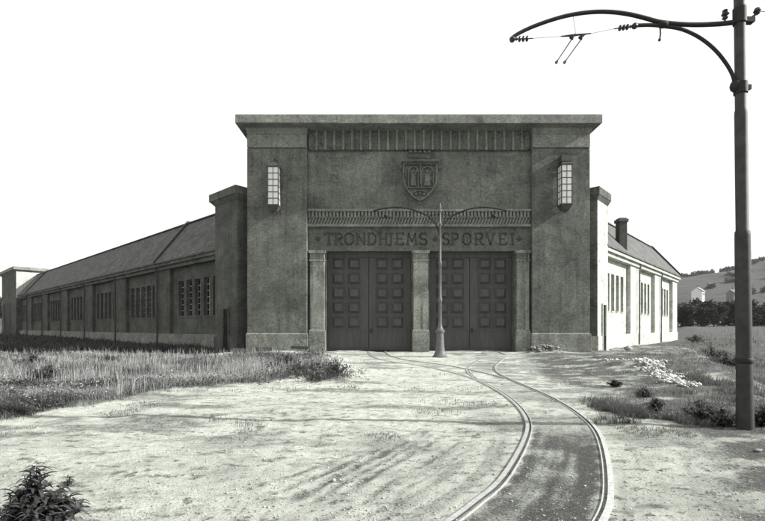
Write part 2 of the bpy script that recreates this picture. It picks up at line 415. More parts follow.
def terrain(X, Y, full=False):
    X = np.asarray(X, float); Y = np.asarray(Y, float)
    z = zbase(X, Y)
    dL = np.minimum(dist_path(X, Y, PL), dist_path(X, Y, PR))
    near = sst(.55, 1.5, dL); inside = sst(.46, .36, dL)
    z = z + gb(X, Y, -2.4, 16, .9, 3.2, .28) + gb(X, Y, -1.3, 12.6, .5, 1.2, .16) + gb(X, Y, 9.2, 15.5, 1.0, 4.5, .25, .5)
    z = z + gb(X, Y, 8.8, 24.8, .9, .5, .28) + gb(X, Y, -5.2, 24.6, 1.6, .6, .12)
    rough = (fbm(X*.55, Y*.55, 3, 4)-.5)*.16 + (fbm(X*2.2, Y*2.2, 9, 3)-.5)*.030 + (fbm(X*8, Y*8, 15, 4)-.5)*.030
    z = z + rough*(.12+.88*near)*sst(27, 22, Y) + rough*1.5*sst(22, 27, Y)
    rm = rut_mask(X, Y); z = z - rm*.009
    tl = turf_left(X, Y); tr = turf_right(X, Y)
    z = z + tl*.04 - .14*sst(-6, -10, X)*sst(14, 22, Y)*sst(45, 30, Y)
    if not full: return z
    turf = np.clip(tl*.93 + tr*.9 + sst(30, 40, Y), 0, 1)
    wv = fbm(X*1.5, Y*1.5, 55, 4)
    # dark trodden ballast between the rails, near the camera; long streaks along the track
    lat, run = lateral(X, Y, PR)
    str_ = fbm(lat*8+20, run*.75, 44, 4); sleeper = .12*np.sin(run*2*PI/.72)*sst(.5, .35, np.abs(lat))
    mud = inside*sst(8.0, 5.6, Y+(wv-.5)*3)*np.clip(.42+2.1*(str_-.25)+sleeper, 0, 1)
    mud = np.maximum(mud, inside*.30*sst(.45, .62, wv))
    mud = np.maximum(mud, np.clip(sst(.46, .66, fbm(lat*7+40, run*.8, 46, 4))*.33*sst(.5, .7, dL)*sst(1.9, .9, dL)*sst(8.5, 4, Y), 0, 1))
    mud = np.maximum(mud, np.clip(rm*sst(.30, .60, fbm(X*3.2, Y*3.2, 88, 4))*.62+.25*sst(.02,.25,rut_mask(X, Y))*sst(.4,.6,fbm(X*5,Y*5,89,3)), 0, 1))
    pat = fbm(X*.55+3, Y*1.5, 61, 5)
    mud = np.maximum(mud, sst(.54, .68, pat)*.5*sst(4, 7, Y)*(.3+1.2*fbm(X*5, Y*9, 67, 3)))
    rs = sst(.7, 1.6, X-np.interp(Y, [2.5,3.5,5.5,7,10,14,18,24], [1.2,1.6,2.8,3.3,3.7,3.7,4.6,6.3]))
    mud = np.maximum(mud, rs*np.clip(.16+sst(.36, .60, fbm(X*1.5, Y*3.2, 68, 5))*.8, 0, .85))
    mud = np.maximum(mud, sst(.50, .62, fbm(X*2.3, Y*3.5, 63, 4))*.45*sst(2.6, 4, X))
    spk = fbm(X*7, Y*16, 91, 4); mud = np.maximum(mud, sst(.64, .74, spk)*.55)
    return z, np.clip(turf, 0, 1), np.clip(mud, 0, 1)

ys = [-60,-35,-20,-12,-7,-4,-2,-1,-.2,.3,.7]; y = 1.0
while y < 30: ys.append(y); y += max(.012, .0075*y)
while y < 900: ys.append(y); y *= 1.035
ys = np.array(ys)
us = np.concatenate([[-14,-9,-6,-4.2,-3,-2.2,-1.8], np.linspace(-1.5, 1.5, 560), [1.8,2.2,3,4.2,6,9,14]])
YY, UU = np.meshgrid(ys, us, indexing='ij'); XX = UU*(np.maximum(YY, 0)*.92+1.6)
ZZ, TURF, MUD = terrain(XX, YY, True)
nr, nc = XX.shape
idx = np.arange(nr*nc).reshape(nr, nc)
quads = np.stack([idx[:-1,:-1], idx[:-1,1:], idx[1:,1:], idx[1:,:-1]], -1).reshape(-1, 4)
ground = npmesh('ground', np.stack([XX,YY,ZZ], -1).reshape(-1,3), quads, M['ground'], {'turf': TURF.ravel(), 'mud': MUD.ravel()})
ground['kind'] = 'structure'
ground.data.polygons.foreach_set('use_smooth', [True]*len(ground.data.polygons))
def tz(x, y): return float(terrain(np.array([x]), np.array([y]))[0])

# ------------------------------------------------------------------ tram rails
track = thing('tram_track', (3.1, 10, 0), 'narrow gauge grooved tram rails curving over bare earth and forking to both doors', 'tram track')
def rail(P, flip, dz=0.):
    prof = [(-.026,-.12),(-.026,0),(.024,0),(.026,-.04),(.052,-.04),(.054,-.006),(.067,-.006),(.067,-.12)]
    T = np.gradient(P, axis=0); T /= np.linalg.norm(T, axis=1)[:,None]; N = np.stack([T[:,1], -T[:,0]], 1)*flip
    zb = zbase(P[:,0], P[:,1]) + .022 + dz
    k = len(prof); V = []
    for i in range(len(P)):
        for (o, z) in prof: V.append((P[i,0]+N[i,0]*o, P[i,1]+N[i,1]*o, zb[i]+z))
    Fq = [(i*k+j, i*k+j+1, (i+1)*k+j+1, (i+1)*k+j) for i in range(len(P)-1) for j in range(k-1)]
    mb = MB(); mb.add(V, Fq); ro_ = mb.build('rail', M['rail'], track, smooth=True); ro_.data.materials.append(M['groove'])
    ro_.data.polygons.foreach_set('material_index', [1 if j in (2, 3, 4) else 0 for i in range(len(P)-1) for j in range(k-1)])
nm = len(catmull(MAIN))-1
rail(side_path(PL, -.48), 1); rail(side_path(PR, .48), -1)
A = side_path(PL, .48); B = side_path(PR, -.48)
s0 = nm+14
rail(A[s0:], -1, -.004); rail(B[s0:], 1, -.007)

# ------------------------------------------------------------------ THE DEPOT
depot = thing('tram_depot', (2.0, FY, 0), 'long dark roughcast tram depot with monumental coffered front doors and two splayed low wings', 'tram depot')
Z0 = -.4
XL, XM0, XM1, XR = fx(247), fx(307), fx(532), fx(590)
RY = FY+.34              # plane of the recessed middle wall
zcap, zsof, ztop = fz(148), 12.60, 13.17
BY = FY+4.6
zpl = fz(334)
# corner piers
for a, b in ((XL, XM0), (XM1, XR)):
    MB().box(a, b, FY, BY, Z0, zcap).build('corner_pier', M['front'], depot, bevel=.03)
    MB().box(a-.05, b+.05, FY-.09, FY+.6, Z0, zpl).frustum(a-.05, b+.05, FY-.09, FY+.6, zpl, a-.004, b+.004, FY-.004, FY+.6, zpl+.06).build('plinth', M['plinth'], depot, bevel=.015)
    m = MB(); m.box(a+.02, b-.02, FY-.07, BY, zcap+.003, zcap+.75)
    m.frustum(a+.02, b-.02, FY-.07, BY, zcap+.753, a-.06, b+.06, FY-.22, BY, zsof-.004)
    m.build('pier_capital', M['trim'], depot, bevel=.02)
for sx, X in ((-1, XL), (1, XR)):
    pr = [(X+sx*.004, zcap+.02), (X+sx*.07, zcap+.25), (X+sx*.20, zcap+.75), (X+sx*.31, zsof-.006), (X+sx*.004, zsof-.006)]
    if sx > 0: pr = pr[::-1]
    MB().prism(pr, 'y', FY+.75, BY).build('side_cove', M['front'], depot)
# cornice slab
m = MB(); m.box(XL-.43, XR+.33, FY-.72, BY+.6, zsof, ztop-.09)
m.box(XL-.10, XR+.05, FY-.45, BY+.3, ztop-.088, ztop+.02)
m.box(XL-.40, fx(340), FY-.745, FY-.72+.001, zsof+.03, ztop-.11)
m.box(fx(478)+.06, XR+.34, FY-.745, FY-.72+.001, zsof-.01, ztop-.1)
m.build('cornice', M['trim'], depot, bevel=.02)
# middle wall: panel + side strips + frieze around two openings
D0, D1, D2, D3 = fx(325.5), fx(412), fx(430), fx(516)
zd = fz(250)
zflut0 = fz(149)
m = MB(); m.box(XM0+.002, XM1-.002, RY, BY, fz(208), zflut0-.002)
m.build('panel_wall', M['panel'], depot)
m = MB(); m.box(XM0+.003, XM1-.003, RY, BY, zd, fz(208)-.002); m.build('frieze_wall', M['frieze'], depot)
m = MB()
for a, b in ((XM0+.003, D0), (D1, D2), (D3, XM1-.003)): m.box(a, b, RY+.03, RY+1.3, Z0, zd-.002)
m.box(D0, D3, RY+1.0, RY+1.3, Z0, zd-.002)
m.build('door_jamb', M['front'], depot)
# fluted band under the cornice
m = MB(); m.box(XM0+.002, XM1-.002, RY+.12, BY, zflut0, zsof-.003)
nfl = 25; pw = (XM1-XM0)/nfl
for i in range(nfl+1):
    x = XM0+i*pw
    if i in (0, nfl): continue
    m.box(x-.055, x+.055, RY-.20, RY+.12, zflut0+.10, zsof-.004)
    m.box(x-.075, x+.075, RY-.20, RY+.12, zflut0+.02, zflut0+.098)
for i in range(nfl):      # concave channel between the fillets with a scalloped foot
    x0 = XM0+i*pw+.056; x1 = XM0+(i+1)*pw-.056; n = 6
    for k in range(n):
        a0, a1 = PI*k/n, PI*(k+1)/n
        u0 = (x0+x1)/2-math.cos(a0)*(x1-x0)/2; u1 = (x0+x1)/2-math.cos(a1)*(x1-x0)/2
        v0 = RY-.15+.24*math.sin(a0); v1 = RY-.15+.24*math.sin(a1)
        w0 = zflut0+.02+.10*(1-math.sin(a0)); w1 = zflut0+.02+.10*(1-math.sin(a1))
        m.add([(u0,v0,w0),(u1,v1,w1),(u1,v1,zsof-.004),(u0,v0,zsof-.004)], [(0,1,2,3)])
        m.add([(u0,RY-.19,w0),(u1,RY-.19,w1),(u1,v1,w1),(u0,v0,w0)], [(0,1,2,3)])
m.build('fluted_band', M['trim'], depot)
# ornament band
oz0, oz1 = fz(226), fz(208.5)
m = MB(); H = oz1-oz0
m.box(XM0+.01, XM1-.01, RY-.25, RY-.002, oz1-.12, oz1)
m.box(XM0+.01, XM1-.01, RY-.05, RY-.002, oz0+.14, oz1-.122)
m.box(XM0+.01, XM1-.01, RY-.22, RY-.002, oz0, oz0+.138)
nd = 63; p = (XM1-XM0-.06)/nd
for i in range(nd):
    x = XM0+.03+i*p; m.box(x+.02, x+p-.065, RY-.20, RY-.05, oz1-.42, oz1-.121)
m.box(XM0+.01, XM1-.01, RY-.19, RY-.05, oz1-.47, oz1-.425)
nl = 72; p = (XM1-XM0-.06)/nl
for i in range(nl):
    x = XM0+.03+(i+.5)*p
    m.bar((x-.08, RY-.095, oz0+.135), (x+.07, RY-.095, oz1-.48), .075, .10)
m.build('ornament_band', M['trim'], depot)

# inscription
def strokes(ch):
    L = {
     'T': [[(.5,0),(.5,1)],[(0,1),(1,1)],[(0,1),(0,.84)],[(1,1),(1,.84)],[(.3,0),(.7,0)]],
     'R': [[(.12,0),(.12,1)],[(-.05,0),(.3,0)],[(-.05,1),(.7,1),(.95,.88),(.95,.62),(.7,.5),(.12,.5)],[(.5,.5),(.95,0),(1.1,0)]],
     'O': [[(.3,0),(.7,0),(.98,.22),(.98,.78),(.7,1),(.3,1),(.02,.78),(.02,.22),(.3,0)]],
     'N': [[(.08,0),(.08,1)],[(-.05,0),(.22,0)],[(-.08,1),(.08,1),(.92,0)],[(.92,0),(.92,1)],[(.78,1),(1.05,1)]],
     'D': [[(.1,0),(.1,1)],[(-.06,0),(.6,0),(.95,.25),(.95,.75),(.6,1),(-.06,1)]],
     'H': [[(.1,0),(.1,1)],[(.9,0),(.9,1)],[(.1,.52),(.9,.52)],[(-.04,1),(.24,1)],[(-.04,0),(.24,0)],[(.76,1),(1.04,1)],[(.76,0),(1.04,0)]],
     'J': [[(.6,1),(.6,.1),(.35,-.08),(0,-.08)],[(.2,1),(1,1)]],
     'E': [[(.1,0),(.1,1)],[(-.05,0),(.95,0),(.95,.16)],[(-.05,1),(.92,1),(.92,.85)],[(.1,.52),(.7,.52)]],
     'M': [[(.04,0),(.14,1),(.5,.25),(.86,1),(.96,0)],[(-.06,0),(.16,0)],[(.84,0),(1.06,0)]],
     'S': [[(.95,.82),(.8,1),(.25,1),(.04,.84),(.04,.66),(.25,.54),(.75,.46),(.96,.34),(.96,.16),(.75,0),(.2,0),(.04,.18)]],
     'P': [[(.12,0),(.12,1)],[(-.05,0),(.32,0)],[(-.05,1),(.7,1),(.95,.88),(.95,.6),(.7,.47),(.12,.47)]],
     'V': [[(0,1),(.5,0),(1,1)],[(-.1,1),(.16,1)],[(.84,1),(1.1,1)]],
     'I': [[(.5,0),(.5,1)],[(.1,0),(.9,0)],[(.1,1),(.9,1)]],
     '*': [[(.5,0),(.5,1)],[(0,.5),(1,.5)],[(.25,.25),(.75,.75)],[(.25,.75),(.75,.25)]]}
    return L[ch]
txt = [('T',324,332.6),('R',334.5,341.5),('O',344.5,353),('N',356.5,364.5),('D',368,376),('H',379.5,387.2),('J',388.5,393),('E',396.5,404),('M',407.5,417),('S',420,427.5),
       ('S',443.6,450),('P',452.6,459),('O',464,472),('R',476.5,484),('V',488,495.5),('E',501,508),('I',512,516)]
zt0, zt1 = fz(243.4), fz(232.2)
k = 0
for ch, a, b in txt:
    x0, x1 = fx(a), fx(b); k += 1; m = MB()
    for si, st in enumerate(strokes(ch)):
        for (p, q) in zip(st[:-1], st[1:]):
            P = (x0+p[0]*(x1-x0), RY-.019+.0011*si, zt0+p[1]*(zt1-zt0)); Q = (x0+q[0]*(x1-x0), RY-.019+.0011*si, zt0+q[1]*(zt1-zt0))
            d = (Vector(Q)-Vector(P)).normalized()*.028
            m.bar(Vector(P)-d, Vector(Q)+d, .075, .034)
    m.build('letter', M['letter'], depot)
for c in (317, 435.5, 521):
    m = MB()
    for si, st in enumerate(strokes('*')):
        P, Q = [(fx(c)+(p[0]-.5)*.30, RY-.019+.0012*si, (zt0+zt1)/2+(p[1]-.5)*.30) for p in st]
        m.bar(P, Q, .06, .034)
    m.build('star', M['letter'], depot)

# pillars beside the doors
for a, b in ((fx(308.5), fx(325)), (fx(412.5), fx(429.5)), (fx(516.5), fx(531))):
    y0 = FY+.06
    s = MB().box(a+.06, b-.06, y0+.05, RY+.028, fz(331), fz(261)).build('pillar', M['pillar'], depot, bevel=.02)
    MB().box(a, b, y0-.03, RY+.026, Z0, fz(331)-.002).frustum(a, b, y0-.03, RY+.026, fz(331)-.001, a+.06, b-.06, y0+.05, RY+.026, fz(329.4)).build('pillar_base', M['plinth'], s, bevel=.012)
    c = MB(); zc0, zc1 = fz(261)+.002, zd-.004
    c.box(a+.03, b-.03, y0+.02, RY+.026, zc0, zc0+.10); c.box(a-.02, b+.02, y0-.02, RY+.026, zc1-.16, zc1)
    c.box(a+.05, b-.05, y0+.06, RY+.026, zc0+.102, zc1-.162)
    n = 7
    for i in range(n):
        x = a+.07+(b-a-.14)*(i+.5)/n; w = (b-a-.14)/n*.38
        c.loft([(x-w,y0+.03,zc0+.13),(x+w,y0+.03,zc0+.13),(x+w,y0+.062,zc0+.13),(x-w,y0+.062,zc0+.13)],
               [(x-w*.6,y0-.01,zc1-.2),(x+w*.6,y0-.01,zc1-.2),(x+w*.6,y0+.062,zc1-.2),(x-w*.6,y0+.062,zc1-.2)])
    c.build('pillar_capital', M['pillar'], s)
# doors
DY = RY+.50
def dz(y): return wz(y, DY)
def dx(x): return wx(x, DY)
for (o0, o1, cols) in ((D0, D1, ((332.5,348),(376,391.3))), (D2, D3, ((436,451.3),(478.3,493.8)))):
    mid = (o0+o1)/2-.02
    MB().box(o0, o1, DY-.06, DY+.16, zd-.30, zd-.004).build('door_header', M['door'], depot)
    for li, (a, b) in enumerate(((o0+.015, mid-.014), (mid+.014, o1-.015))):
        m = MB(); zb0 = .16
        m.box(a, b, DY, DY+.10, zb0, zd-.302)
        for cx0 in cols[li]:
            for r in range(5):
                y0 = 258.5+r*14.55; x0, x1 = dx(cx0), dx(cx0+12.2); z1, z0 = dz(y0), dz(y0+11.2)
                # moulded frame and raised pyramid field
                for (p0, p1, q0, q1) in ((x0-.06,x1+.06,z1,z1+.05),(x0-.06,x1+.06,z0-.05,z0),(x0-.06,x0,z0,z1),(x1,x1+.06,z0,z1)):
                    m.box(p0, p1, DY-.02, DY-.001, q0, q1)
                e = .14
                A_ = [(x0+.02,DY-.002,z0+.02),(x1-.02,DY-.002,z0+.02),(x1-.02,DY-.002,z1-.02),(x0+.02,DY-.002,z1-.02)]
                B_ = [(x0+e,DY-.17,z0+e),(x1-e,DY-.17,z0+e),(x1-e,DY-.17,z1-e),(x0+e,DY-.17,z1-e)]
                m.loft(A_, B_)
        # foot rail, stiles
        m.box(a+.03, b-.03, DY-.022, DY-.001, dz(348), dz(347.2)); m.box(a+.03, b-.03, DY-.022, DY-.001, dz(331.5), dz(330.3))
        d = m.build('door', M['door'], depot, bevel=.006)
        if li == 1:
            h = MB().box(a+.08, a+.14, DY-.05, DY-.001, 1.15, 1.45); h.tube([(a+.11, DY-.05, 1.3), (a+.11, DY-.12, 1.3), (a+.24, DY-.12, 1.3)], .016, 6)
            h.build('door_handle', M['blackiron'], d)

# coat of arms in relief
coa = MB(); Yp = RY
def cp(x, y, d): return (wx(x, RY), Yp-d*1.5, wz(y, RY))
sh = [(402.5,164.5),(437,164.5),(437,180),(435.5,187),(431,194),(425,199.5),(419.5,202.5),(413.5,199),(408,193.5),(404,187),(402.5,180)]
inn = [(419.7+(x-419.7)*.9, 182+(y-182)*.9) for x, y in sh]
coa.loft([cp(x, y, .002) for x, y in sh], [cp(x, y, .10) for x, y in sh])
for i in range(len(sh)):
    a, b, c, d = sh[i], sh[(i+1)%len(sh)], inn[(i+1)%len(sh)], inn[i]
    coa.loft([cp(*p, .101) for p in (a,b,c,d)], [cp(*p, .20) for p in (a,b,c,d)])
def cbar(p, q, w=.05, d=.16): coa.bar(cp(*p, d), cp(*q, d), w, .11)
# two niches with standing figures, heads in an arch below
for cx_, w in ((413, 5.), (427, 6.)):
    pts = [(cx_-w, 188), (cx_-w, 174), (cx_-w*.7, 170), (cx_, 168), (cx_+w*.7, 170), (cx_+w, 174), (cx_+w, 188)]
    for p, q in zip(pts[:-1], pts[1:]): cbar(p, q, .055)
    c0 = cp(cx_, 173.2, .15); coa.ball(c0, .105, 8)
    coa.loft([cp(cx_-w*.55,187.5,.10),cp(cx_+w*.55,187.5,.10),cp(cx_+w*.55,187.5,.24),cp(cx_-w*.55,187.5,.24)],
             [cp(cx_-w*.32,175.3,.10),cp(cx_+w*.32,175.3,.10),cp(cx_+w*.32,175.3,.20),cp(cx_-w*.32,175.3,.20)])
    cbar((cx_+w*.2,177), (cx_+w*.75,172), .04, .2)
cbar((406.5,188.8), (433.5,188.8), .06)
pts = [(419.7+9*math.cos(t), 198-6*math.sin(t)) for t in np.linspace(.1, PI-.1, 9)]
for p, q in zip(pts[:-1], pts[1:]): cbar(p, q, .05)
for x, y in ((415.5,195.2),(419.7,194.6),(424,195.2)): coa.ball(cp(x, y, .14), .10, 7)
cbar((405.5,170),(405.5,184),.05); cbar((420,166),(420,186),.05)
# cap moulding and mural crown
coa.loft([cp(401.5,164.4,.002),cp(437.5,164.4,.002),cp(437.5,162,.002),cp(401.5,162,.002)],[cp(401.5,164.4,.30),cp(437.5,164.4,.30),cp(437.5,162,.30),cp(401.5,162,.30)])
coa.loft([cp(409,161.9,.002),cp(430,161.9,.002),cp(430,155.5,.002),cp(409,155.5,.002)],[cp(409,161.9,.16),cp(430,161.9,.16),cp(430.6,155.5,.2),cp(408.4,155.5,.2)])
for k in range(5):
    x = 410.3+k*4.6; coa.loft([cp(x-1.5,155.4,.02),cp(x+1.5,155.4,.02),cp(x+1.5,153.6,.02),cp(x-1.5,153.6,.02)],[cp(x-1.5,155.4,.27),cp(x+1.5,155.4,.27),cp(x+1.3,153.6,.27),cp(x-1.3,153.6,.27)])
    coa.ball(cp(x, 153., .15), .06, 7)
coa.loft([cp(408,159.6,.16),cp(431,159.6,.16),cp(431,158.7,.16),cp(408,158.7,.16)],[cp(408,159.6,.21),cp(431,159.6,.21),cp(431,158.7,.21),cp(408,158.7,.21)])
coa.ball(cp(400.8,168.5,.1), .12, 7); coa.ball(cp(438.6,168.5,.1), .12, 7)
coa.ball(cp(419.5,203.5,.1), .10, 7)
tag(coa.build('coat_of_arms', M['relief'], depot), 'carved shield under a mural crown', None)

# --------------------------------------------------------------- wings
aL = math.atan2(-.6731, .7396); aR = math.atan2(.7396, .6731)
OL = Vector((-8.01, 26.2, 0)); OR = Vector((12.03, 26.24, 0))
ML_ = Matrix.Translation(OL) @ Matrix.Rotation(aL, 4, 'Z')      # local x = -t
MR_ = Matrix.Translation(OR) @ Matrix.Rotation(aR, 4, 'Z')      # local x = +t
EZ, RZ, RD, WD = 6.2, 9.6, 2.2, 15.0
WZ0, WZ1 = 2.25, 4.75
REC = .26
def wing(fr, sg, t0, t1, panels, nwin, wins, pipes, copings, wall_m, trim_m, plinth_m, pipe_m, bars_m, frame_m, EZ=6.2, WZ0=2.25, WZ1=4.75):
    def bx(m, ta, tb, y0, y1, z0, z1):
        a, b = sorted((sg*ta, sg*tb)); m.box(a, b, y0, y1, z0, z1)
    w = MB(); cuts = []
    edge = t0
    for (pa, pb) in panels:
        bx(w, edge, pa, 0, .6, Z0, EZ-.5); edge = pb             # pilaster pieces at the outer plane
        ws = wins(pa, pb); e = pa
        for (a, b) in ws:
            bx(w, e, a, REC, .6, WZ0, WZ1); e = b
        bx(w, e, pb, REC, .6, WZ0, WZ1)
        bx(w, pa, pb, REC, .6, Z0, WZ0-.001); bx(w, pa, pb, REC, .6, WZ1+.001, EZ-.5)
        for (a, b) in ws:
            f = MB(); yy = REC+.20; fw = .055
            bx(f, a, a+fw, yy, yy+.06, WZ0, WZ1); bx(f, b-fw, b, yy, yy+.06, WZ0, WZ1)
            bx(f, a+fw, b-fw, yy, yy+.06, WZ0, WZ0+fw); bx(f, a+fw, b-fw, yy, yy+.06, WZ1-fw, WZ1)
            fo = f.build('window', frame_m, depot, fr)
            s = MB(); bx(s, (a+b)/2-.014, (a+b)/2+.014, yy+.005, yy+.035, WZ0+fw, WZ1-fw)
            for k in range(1, 6):
                z = WZ0+(WZ1-WZ0)*k/6; bx(s, a+fw, b-fw, yy+.008, yy+.032, z-.013, z+.013)
            s.build('glazing_bars', bars_m, fo, fr)
            gmb = MB(); bx(gmb, a+fw-.01, b-fw+.01, yy+.036, yy+.05, WZ0+fw-.01, WZ1-fw+.01); gmb.build('pane', M['glass'], fo, fr)
            sl = MB(); bx(sl, a-.03, b+.03, REC-.05, REC+.19, WZ0-.07, WZ0-.003); sl.build('sill', trim_m, fo, fr)
    bx(w, edge, t1, 0, .6, Z0, EZ-.5)
    bx(w, t0-2, t1, 1.2, WD, Z0, EZ-.3)                          # body behind, down to the ground
    w.build('wing_wall', wall_m, depot, fr)
    p = MB(); bx(p, t0+.01, t1-.01, -.07, REC-.003, Z0, 1.02); p.build('wing_plinth', plinth_m, depot, fr, bevel=.015)
    e = MB(); bx(e, t0+.005, t1+.1, -.12, .8, EZ-.498, EZ-.25); bx(e, t0+.005, t1+.15, -.28, .9, EZ-.248, EZ-.03); e.build('eaves_cornice', trim_m, depot, fr, bevel=.01)
    r = MB()
    pr = [(-.36, EZ-.028), (-.36, EZ+.06), (RD, RZ), (RD+.5, RZ+.02), (WD+.3, RZ-.4), (WD+.3, EZ-.2), (1.0, EZ-.028)]
    ta, tb = sorted((sg*t0, sg*(t1+.12)))
    r.prism(pr, 'x', ta, tb); ro = r.build('roof', M['slate'], depot, fr)
    for c in copings:
        k = MB(); ta, tb = sorted((sg*(c-.11), sg*(c+.11)))
        k.prism([(-.40, EZ-.0), (-.42, EZ+.2), (RD-.05, RZ+.22), (RD+.4, RZ+.22), (RD+.4, RZ-.05), (RD, RZ-.06)], 'x', ta, tb); k.build('roof_coping', M['pipe'], ro, fr)
    # ridge capping
    k = MB(); bx(k, t0, t1+.12, RD-.12, RD+.14, RZ+.0, RZ+.07); k.build('ridge_cap', M['slate'], ro, fr)
    for q in pipes:
        z0 = .2
        k = MB(); k.tube([(sg*q, -.14, z0), (sg*q, -.14, EZ-.75), (sg*q, -.22, EZ-.45), (sg*q, -.22, EZ-.26)], .055, 8)
        for z in (1.5, 3.2, 4.9): k.tube([(sg*q, -.14, z), (sg*q, -.14, z+.07)], .075, 8)
        k.build('downpipe', pipe_m, depot, fr, smooth=True)

def winsL(pa, pb):
    n = 5; w = .80; pitch = (pb-pa-.45)/n
    return [(pa+.30+i*pitch, pa+.30+i*pitch+w) for i in range(n)]
panelsL = [(3.0, 10.0)]+[(12.67+9.15*k, 18.85+9.15*k) for k in range(6)]
def winsL2(pa, pb):
    if pa < 4: return [(3.25+i*1.26, 3.25+i*1.26+.84) for i in range(5)]
    return winsL(pa, pb)
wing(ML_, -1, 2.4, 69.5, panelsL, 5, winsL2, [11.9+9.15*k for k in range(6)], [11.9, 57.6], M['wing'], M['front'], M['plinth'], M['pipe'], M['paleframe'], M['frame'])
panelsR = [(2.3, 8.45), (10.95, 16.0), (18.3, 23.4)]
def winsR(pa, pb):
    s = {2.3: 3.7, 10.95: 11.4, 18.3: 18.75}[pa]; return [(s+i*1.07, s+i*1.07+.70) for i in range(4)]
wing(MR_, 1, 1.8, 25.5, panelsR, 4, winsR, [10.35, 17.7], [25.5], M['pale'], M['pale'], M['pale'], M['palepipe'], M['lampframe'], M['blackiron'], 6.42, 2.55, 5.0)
# short stand pipe at the start of the right wing
MB().tube([(2.25,-.16,.0),(2.25,-.16,1.25),(2.17,-.16,1.36),(2.05,-.1,1.36)], .055, 8).build('downpipe', M['pipe'], depot, MR_, smooth=True)

def pylon(fr, sg, t0, t1, y0, y1, zt, face_m, return_m, slit, over=.26):
    a, b = sorted((sg*t0, sg*t1))
    o = MB().box(a, b, y0, y1, Z0, zt-.72).build('pylon', face_m, depot, fr, bevel=.02)
    m = MB(); m.frustum(a, b, y0, y1, zt-.718, a-over*.85, b+over*.85, y0-over*.85, y1+over*.85, zt-.45)
    m.box(a-over, b+over, y0-over, y1+over, zt-.448, zt); m.build('pylon_cap', return_m, o, fr, bevel=.015)
    MB().box(a-.05, b+.05, y0-.06, y0+.4, Z0, .98).build('pylon_plinth', face_m, o, fr, bevel=.01)
    if slit:
        s0, s1, sz = slit; c, d = sorted((sg*s0, sg*s1))
        n = MB(); n.box(c, d, y0-.07, y0-.061, Z0, .99); n.box(c, d, y0-.010, y0-.002, .995, sz); n.build('narrow_door', M['glass'], o, fr)
        n = MB(); n.box(c-.08, c, y0-.09, y0-.003, Z0, sz+.08); n.box(d, d+.08, y0-.09, y0-.003, Z0, sz+.08); n.box(c, d, y0-.09, y0-.003, sz, sz+.08)
        n.build('door_frame', face_m, o, fr)
    return o
pylon(ML_, -1, 0, 2.55, -.40, 3.0, 9.5, M['wing'], M['front'], (.9, 1.45, 2.55))
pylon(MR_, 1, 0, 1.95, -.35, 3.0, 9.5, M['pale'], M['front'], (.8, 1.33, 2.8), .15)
# shade painted in: dark plate over the left-facing side of the right pylon
MB().box(-.012, -.003, -.352, 3.0, Z0, 8.77).build('pylon_shade_plate', M['front'], depot, MR_)
# far gatehouse tower at the end of the left wing
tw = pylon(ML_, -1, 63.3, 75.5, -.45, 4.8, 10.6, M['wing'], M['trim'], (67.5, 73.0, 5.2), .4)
MB().box(-63.3+.003, -63.3+.018, -.45, 4.8, 5.9, 10.6-.73).build('tower_sunlit_plate', M['sunlit_tower'], depot, ML_)  # thin plate carrying painted sunlight on the near face of the tower
# chimney on the right roof
Yc = 31.5
cxx, cw = wx(621.3, Yc), .27
ch = MB(); cz = wz(218.5, Yc)
ch.box(cxx-cw, cxx+cw, Yc-cw, Yc+cw, 6.5, cz-.30); ch.box(cxx-cw-.07, cxx+cw+.07, Yc-cw-.07, Yc+cw+.07, cz-.298, cz-.08)
ch.box(cxx-cw+.02, cxx+cw-.02, Yc-cw+.02, Yc+cw-.02, cz-.078, cz)
ch.build('chimney', M['chimney'], depot, bevel=.02)
